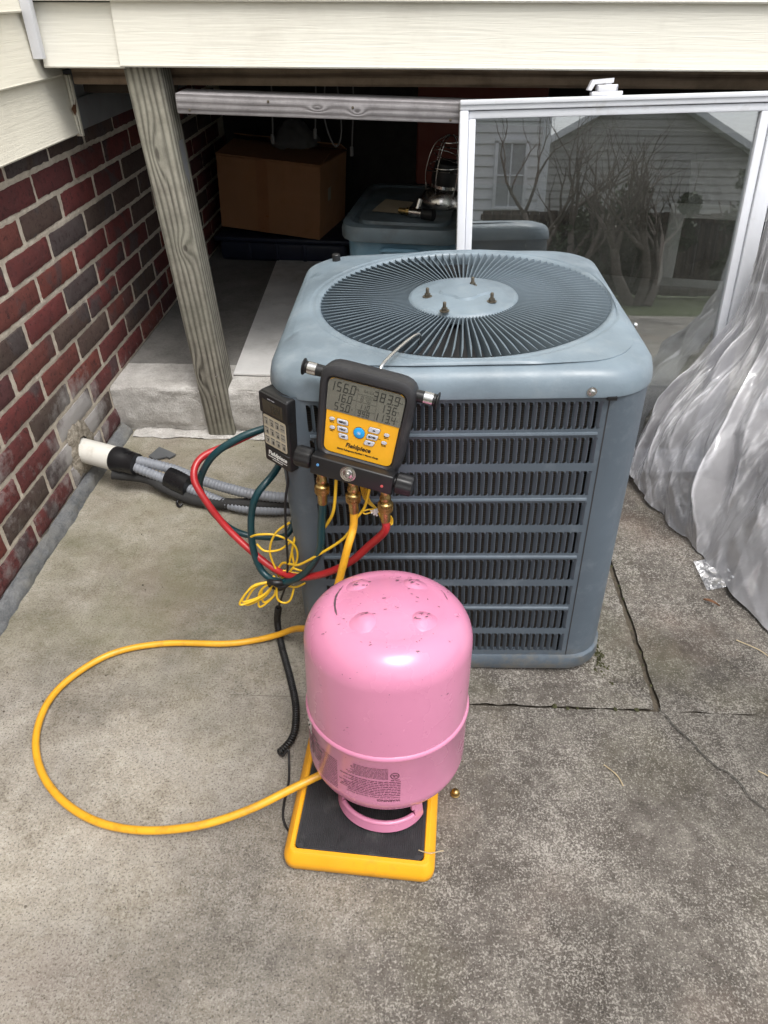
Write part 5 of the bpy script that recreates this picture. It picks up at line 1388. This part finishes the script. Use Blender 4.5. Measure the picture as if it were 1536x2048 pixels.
mb.tube(smooth([(-.228,.975,.198),(-.205,.975,.190),(-.185,.98,.197)], 8), .0021, 7)
mb.v = [v_ - Vector((0, .020, -.010)) for v_ in mb.v]
tag(obj('wire_bundle', mb, M_ywire, None, 60), 'tied bundle of looped yellow wire hanging on the hoses', 'wire', YG)
mb = MB(); mb.tube(smooth([(-.256,.972,.205),(-.246,.962,.214),(-.232,.964,.212),(-.226,.972,.202),(-.236,.972,.192),(-.250,.972,.196)], 6, True), .006, 8); mb.tube(smooth([(-.25,.968,.208),(-.23,.962,.204),(-.214,.965,.214)], 6), .004, 7)
mb.v = [v_ - Vector((-.004, .018, -.006)) for v_ in mb.v]
tag(obj('hook_strap', mb, M_black, None, 60), 'black strap tying the red and teal hoses and yellow wires', 'strap')
# small coil of yellow wire with a white tie by the ports
mb = MB()
for i in range(5):
    a_ = Vector((-.083 + .002*i*.3, .905, .455 - .001*i)); c_ = Vector((-.048, .898, .428 + .0012*(i % 4))); e_ = Vector((-.035 + .0012*i, .91, .385 + .003*i))
    mb.tube(smooth([gp(.006 + .0022*i, .010, -.016), a_*.25 + c_*.75 + Vector((-.012 + .002*i, .004, .012)), c_, c_*.4 + e_*.6 + Vector((.001*i, 0, 0)), e_ + Vector((.0015*i, 0, -.002*i)), e_ + Vector((.006, .006, .004)), c_ + Vector((.004, .006, -.002))], 6), .0010, 6)
mb.tube(smooth([(-.048,.896,.430),(-.064,.890,.426),(-.070,.890,.430),(-.062,.890,.434),(-.048,.896,.432)], 6), .0013, 6)
tag(obj('wire_coil', mb, M_ywire, None, 60), 'small tied coil of thin yellow wire between the middle and right ports', 'wire', YG)
mb = MB()
for i in range(4):
    q = rad(35*i); mb.tube([Vector((-.049,.894,.430)) + Vector((math.cos(q)*.009*s_, -.002*i, math.sin(q)*.006*s_)) for s_ in (-1, -.4, 0, .4, 1)], .0017, 6)
mb.lathe([(0,-.004),(.004,-.003),(.0055,0),(.004,.003),(0,.004)], 10, 0, Matrix.Translation((-.049,.893,.430)))
tag(obj('twist_tie', mb, M_zip, None, 60), 'white tie round the small yellow wire coil', 'tie')

# ---- pipe and conduits
P_a = Vector((-.905,1.585,.096)); P_b = Vector((-.772,1.541,.092))
pp = thing('drain_sleeve', 'white plastic pipe sticking out of the brick wall', 'pipe', P_a)
obj('sleeve', MB().tube([Vector((0,0,0)), P_b - P_a], .0330, 28), M_pvc, pp)
ax = (P_b - P_a).normalized()
obj('collar', MB().tube([P_b - P_a - ax*.006, P_b - P_a, P_b - P_a + ax*.022, P_b - P_a + ax*.030, P_b - P_a + ax*.062], [.0340,.0346,.0344,.0310,.0285], 28), M_tape, pp)
def ribbed(path, r, pitch=.0095):
    P = smooth(path, 30); L = [0]
    for i in range(1, len(P)): L.append(L[-1] + (P[i]-P[i-1]).length)
    out = []; rs = []; j = 0; k = int(L[-1]/pitch*4)
    for i in range(k + 1):
        s_ = L[-1]*i/k
        while j < len(L)-2 and L[j+1] < s_: j += 1
        out.append(P[j].lerp(P[j+1], (s_-L[j])/max(1e-9, L[j+1]-L[j]))); rs.append(r*(1 + .06*(1 if i % 4 in (0, 1) else -1)))
    return MB().tube(out, rs, 14)
CG = 'flexible conduits from the pipe to the condenser'
e = P_b + ax*.05
tag(obj('flexible_conduit', ribbed([e + Vector((0,.006,.008)), (-.627,1.534,.070), (-.543,1.498,.062), (-.428,1.453,.060), (-.36,1.437,.060), (-.29,1.432,.062), (-.19,1.44,.08)], .0132), M_conduit, None, 60), 'upper grey ribbed conduit from the wall pipe to the condenser', 'conduit', CG)
tag(obj('flexible_conduit', ribbed([e + Vector((.004,-.008,-.006)), (-.645,1.515,.050), (-.548,1.480,.034), (-.445,1.440,.022), (-.352,1.430,.020), (-.28,1.440,.022), (-.19,1.46,.04)], .0128), M_conduit, None, 60), 'lower grey ribbed conduit lying on the concrete beside the condenser', 'conduit', CG)
hose('insulated_line', [e + Vector((-.06,-.008,-.030)), (-.70,1.525,.045), (-.64,1.500,.030), (-.56,1.468,.020), (-.46,1.447,.024), (-.35,1.440,.036), (-.27,1.442,.038), (-.18,1.45,.06)], .0150, surf('black_insulation', (.03,.03,.03), .8, var=.25, bump=.4, bscale=80, bdist=.003), 'black foam insulated line under the grey conduits', 'pipe')
mb = MB(); mb.tube([(-.632,1.521,.048),(-.605,1.508,.044),(-.572,1.492,.040)], [.0300,.0305,.0295], 22); mb.v = [Vector((v_.x, v_.y, .040 + (v_.z-.040)*1.12)) for v_ in mb.v]
tag(obj('tape_wrap', mb, M_tape, None, 60), 'black tape wrapped round the conduits and the insulated line', 'tape')
mb = MB(); mb.tube(smooth([(-.600,1.478,.016),(-.606,1.468,.008),(-.598,1.456,.005),(-.590,1.462,.009)], 6), .0035, 7)
tag(obj('tape_tail', mb, M_tape, None, 60), 'loose curl of black tape under the tape wrap', 'tape')

# ================================================================== SMALL THINGS
cap = thing('brass_cap', 'small round brass cap on the concrete right of the scale', 'cap', (.096, .668, 0))
obj('cap_shell', MB().lathe([(.0062,.0),(.0072,.001),(.0074,.006),(.0068,.009),(.0050,.0118),(.0025,.0130),(0,.0132)], 24), M_brass, cap)
obj('cap_rim', MB().lathe([(.0074,.0015),(.0080,.0022),(.0080,.0040),(.0074,.0046)], 24), M_brass, cap)
mb = MB(); mb.prism([(-.752,1.690),(-.728,1.676),(-.700,1.690),(-.690,1.684),(-.676,1.704),(-.705,1.724),(-.736,1.742)], .004, .0085)
tag(obj('slate_shard', mb, M_slate), 'broken flat piece of dark slate on the concrete behind the pipe', 'shard')
mb = MB(); mb.grid(lambda u, v: (.668 + .030*u, 1.163 - .020*u + .010*(v-.5)*math.sin(PI*u), .004 + .004*abs(v-.5)*2 + .003*math.sin(PI*u)), 8, 4)
tag(obj('dead_leaf', mb, M_leaf, None, 60), 'small brown dead leaf on the concrete near the plastic sheet', 'leaf')
for i, pts in enumerate(([(.700,1.045,.003),(.735,1.020,.004),(.752,1.000,.003)], [(.628,.735,.003),(.648,.720,.004),(.660,.716,.003)], [(.36,.735,.003),(.378,.715,.004),(.385,.695,.003)])):
    mb = MB(); mb.tube(smooth(pts, 5), .0011, 5)
    tag(obj('dry_twig', mb, M_straw), ['dry twig on the concrete just in front of the plastic sheet', 'dry twig near the right edge of the concrete by the thin crack', 'dry twig on the concrete right of the brass cap'][i], 'twig', 'dry twigs on the concrete')
# moss in the joint beside the condenser and on the pad edge
mb = MB(); rm = random.Random(9)
def clump(cx, cy, r, h):
    def f(u, v):
        q = 2*PI*u; rr = r*(1-v)*(1 + .3*noise.noise((math.cos(q)*2, math.sin(q)*2, cx*50)))
        return (cx + rr*math.cos(q), cy + rr*1.3*math.sin(q), .001 + h*v*(1 + .3*noise.noise((u*9, v*9, cy*30))))
    mb.grid(f, 14, 4)
for i in range(90): clump(.402 + rm.gauss(0, .006), .985 + rm.gauss(0, .022), rm.uniform(.0012, .0035), rm.uniform(.002, .006))
for i in range(16): clump(.490 + rm.uniform(-.004, .004), rm.uniform(.88, 1.5), rm.uniform(.0015, .003), rm.uniform(.001, .002))
for i in range(8): clump(rm.uniform(.28, .46), .859 + rm.uniform(-.004, .003), rm.uniform(.002, .005), rm.uniform(.001, .003))
obj('moss', mb, M_moss, None, 80, kind='stuff')
mb = MB()
for i in range(260):
    x = rm.uniform(-.8, 1.3); y = rm.uniform(.05, 1.8)
    if -.2 < x < .42 and y > .93: continue
    if -.19 < x < .09 and .50 < y < .87: continue
    s_ = rm.uniform(.0008, .0022); q = rm.uniform(0, 6.28)
    mb.prism([(x + s_*math.cos(q + t)*rm.uniform(.7, 1.3), y + s_*math.sin(q + t)) for t in (0, 1.5, 2.9, 4.4)], .0025, .0025 + s_*.8)
obj('grit', mb, mat_rough('grit_mix', (.22,.19,.15), (.04,.035,.03), 60, .3, .002), None, 30, kind='stuff')

# ================================================================== BEHIND THE PHOTOGRAPHER (seen in the glass)
M_nsiding = surf('white_neighbour_siding', (.74,.745,.77), .6, var=.04)
nh = thing('neighbour_house', 'white sided house with a window reflected in the leaning glass', 'house', (-2.4, -12.2, -.12))
for i in range(26):
    mb = MB(); z = .2*i
    mb.add([(-4.6,.20,z),(4.95,.20,z),(4.95,.165,z+.21),(-4.6,.165,z+.21),(-4.6,.17,z),(4.95,.17,z)], [(0,1,2,3)[::-1],(4,5,1,0)[::-1]])
    obj('siding_board', mb, M_nsiding, nh)
mb = MB(); mb.box(-4.6, 4.9, -7, .16, 0, 5.2); obj('wall', mb, M_nsiding, nh)
mb = MB(); mb.rbox(4.86, 5.02, .0, .24, 0, 5.2, .01); obj('corner_board', mb, M_white, nh)
wf = obj('window', MB().rbox(3.95, 4.02, .14, .26, 1.45, 2.65, .01).rbox(4.55, 4.62, .14, .26, 1.45, 2.65, .01).rbox(3.95, 4.62, .14, .26, 2.60, 2.70, .01).rbox(3.95, 4.62, .14, .26, 1.40, 1.47, .01).rbox(4.265, 4.295, .16, .24, 1.47, 2.6, .004).rbox(4.02, 4.55, .16, .24, 2.02, 2.05, .004), M_white, nh)
obj('pane', MB().box(4.02, 4.55, .20, .215, 1.47, 2.6), surf('curtained_glass', (.36,.38,.40), .15), wf)
mb = MB(); mb.add([(-5,.6,5.1),(5.3,.6,5.1),(5.3,-3.4,7.4),(-5,-3.4,7.4)], [(0,1,2,3)]); mb.add([(-5,.6,4.98),(5.3,.6,4.98),(5.3,-3.4,7.28),(-5,-3.4,7.28)], [(3,2,1,0)]); mb.add([(-5,.6,4.98),(5.3,.6,4.98),(5.3,.6,5.1),(-5,.6,5.1)], [(0,1,2,3)])
obj('roof', mb, surf('grey_shingle', (.10,.10,.105), .9, var=.3, vscale=20), nh)
gb = thing('gabled_house', 'grey sided gable end reflected at the right of the leaning glass', 'house', (6.2, -18.5, -.12))
mb = MB(); mb.prism([(-3.2,0),(3.2,0),(3.2,3.0),(0,4.7),(-3.2,3.0)], -.2, 6, 0, Matrix.Rotation(rad(90), 4, 'X')); obj('wall', mb, surf('tan_siding', (.40,.39,.38), .6, var=.05), gb)
for i in range(22):
    z = .2*i; hwg = 3.2 if z < 3.0 else 3.2*(4.7-z)/1.7
    mb = MB(); mb.add([(-hwg,.24,z),(hwg,.24,z),(hwg,.205,z+.2),(-hwg,.205,z+.2)], [(3,2,1,0)]); obj('siding_board', mb, bpy.data.materials['tan_siding'], gb)
for s_ in (-1, 1): mb = MB(); mb.prism([(0,4.72),(s_*3.6,2.80),(s_*3.6,2.98),(0,4.90)][::s_], -.6, 6.2, 0, Matrix.Rotation(rad(90), 4, 'X')); obj('roof', mb, M_white, gb)
fen = thing('board_fence', 'dark brown board fence reflected in the glass', 'fence', (1.5, -8.0, -.12))
M_fence = mat_wood('dark_fence', (.10,.075,.06), (.035,.026,.02), 'Z', 60, 4)
fr_ = random.Random(4)
bm_ = mesh_of('fence_board', MB().rbox(-.068, .068, -.01, .01, .03, 1.22, .004, 1), M_fence)
for i in range(56):
    o = obj('fence_board', bm_, None, fen); o.location = (-.4 + .142*i, fr_.uniform(-.004, .004), fr_.uniform(-.012, .012))
for z in (.25, 1.08): obj('fence_rail', MB().rbox(-.5, 7.6, .012, .05, z, z + .085, .004, 1), M_fence, fen)
M_bark = mat_rough('bark', (.20,.17,.15), (.08,.065,.055), 20, .7, .01)
tree = thing('bare_tree', 'bare crooked small tree reflected in the middle of the glass', 'tree', (2.0, -6.6, -.12))
mb = MB(); rt = random.Random(21)
def branch(p, d, r, l, lv):
    pts = [p]; rs_l = [r]; k = 5
    for i in range(k):
        d = (d + Vector((rt.uniform(-.3,.3), rt.uniform(-.3,.3), rt.uniform(-.10,.22)))).normalized(); pts.append(pts[-1] + d*l/k); rs_l.append(r*(1 - .55*(i+1)/k))
    mb.tube(pts, rs_l, 7 if lv < 2 else 4, caps=False)
    if lv < 4:
        for i in range(2 + (lv < 2) + (lv == 0)):
            j = rt.randint(2, k); dd = (d + Vector((rt.uniform(-.9,.9), rt.uniform(-.6,.6), rt.uniform(-.15,.7)))).normalized()
            branch(pts[j], dd, rs_l[j]*.72, l*.68, lv + 1)
for i in range(3): branch(Vector((.1*(i-1), .08*i, 0)), Vector((.35*(i-1), 0, 1)).normalized(), .075 - .012*i, 1.25, 0)
obj('trunk', mb, M_bark, tree, 60)
tree2 = thing('bare_tree', 'bare forked tree reflected nearer the right frame of the glass', 'tree', (3.0, -6.3, -.12))
rt = random.Random(8); mb = MB()
for i in range(3): branch(Vector((.1*(i-1), .06*i, 0)), Vector((.45*(i-1), 0, 1)).normalized(), .085 - .012*i, 1.15, 0)
obj('trunk', mb, M_bark, tree2, 60)
M_shrub = surf('shrub_leaves', (.042,.06,.024), .6, var=.5, vscale=3)
def shrub(cx, cy, rx, rz, cnt, label, seed):
    t = thing('shrub', label, 'shrub', (cx, cy, -.12), group='shrubs in front of the dark fence')
    r_ = random.Random(seed); mb = MB(); st = MB()
    for i in range(7):
        q = r_.uniform(0, 6.28); st.tube(smooth([(0,0,0), (.3*rx*math.cos(q), .3*rx*math.sin(q), rz*.7), (.8*rx*math.cos(q), .8*rx*math.sin(q), rz*1.3)], 4), .012, 5)
    cl = [(Vector((r_.gauss(0,.45)*rx, r_.gauss(0,.4)*rx, rz*(.35 + 1.3*r_.random()))), r_.uniform(.15,.38)*rx) for _ in range(16)]
    for i in range(cnt):
        c_, rr = r_.choice(cl); d = Vector((r_.gauss(0,1), r_.gauss(0,1), r_.gauss(0,1))).normalized(); p = c_ + d*rr*r_.uniform(.5, 1.1)
        if p.z < .05: continue
        a_ = Vector((r_.gauss(0,1), r_.gauss(0,1), r_.gauss(0,1))).normalized()*.045; b_ = a_.orthogonal().normalized()*.022
        mb.add([p - a_, p + b_, p + a_, p - b_], [(0,1,2,3)])
    obj('foliage', mb, M_shrub, t, 180); obj('stem', st, M_bark, t)
shrub(3.1, -7.2, .75, .85, 3600, 'dark evergreen shrub reflected right of the bare tree', 1)
shrub(4.6, -7.2, .6, 1.05, 2600, 'tall dark shrub reflected near the right frame of the glass', 2)
shrub(2.35, -7.3, .7, .75, 2600, 'dark leafy shrub reflected behind the bare tree', 4)
shrub(1.0, -9.5, .5, .6, 1600, 'pale green shrub reflected below the neighbour window', 3)
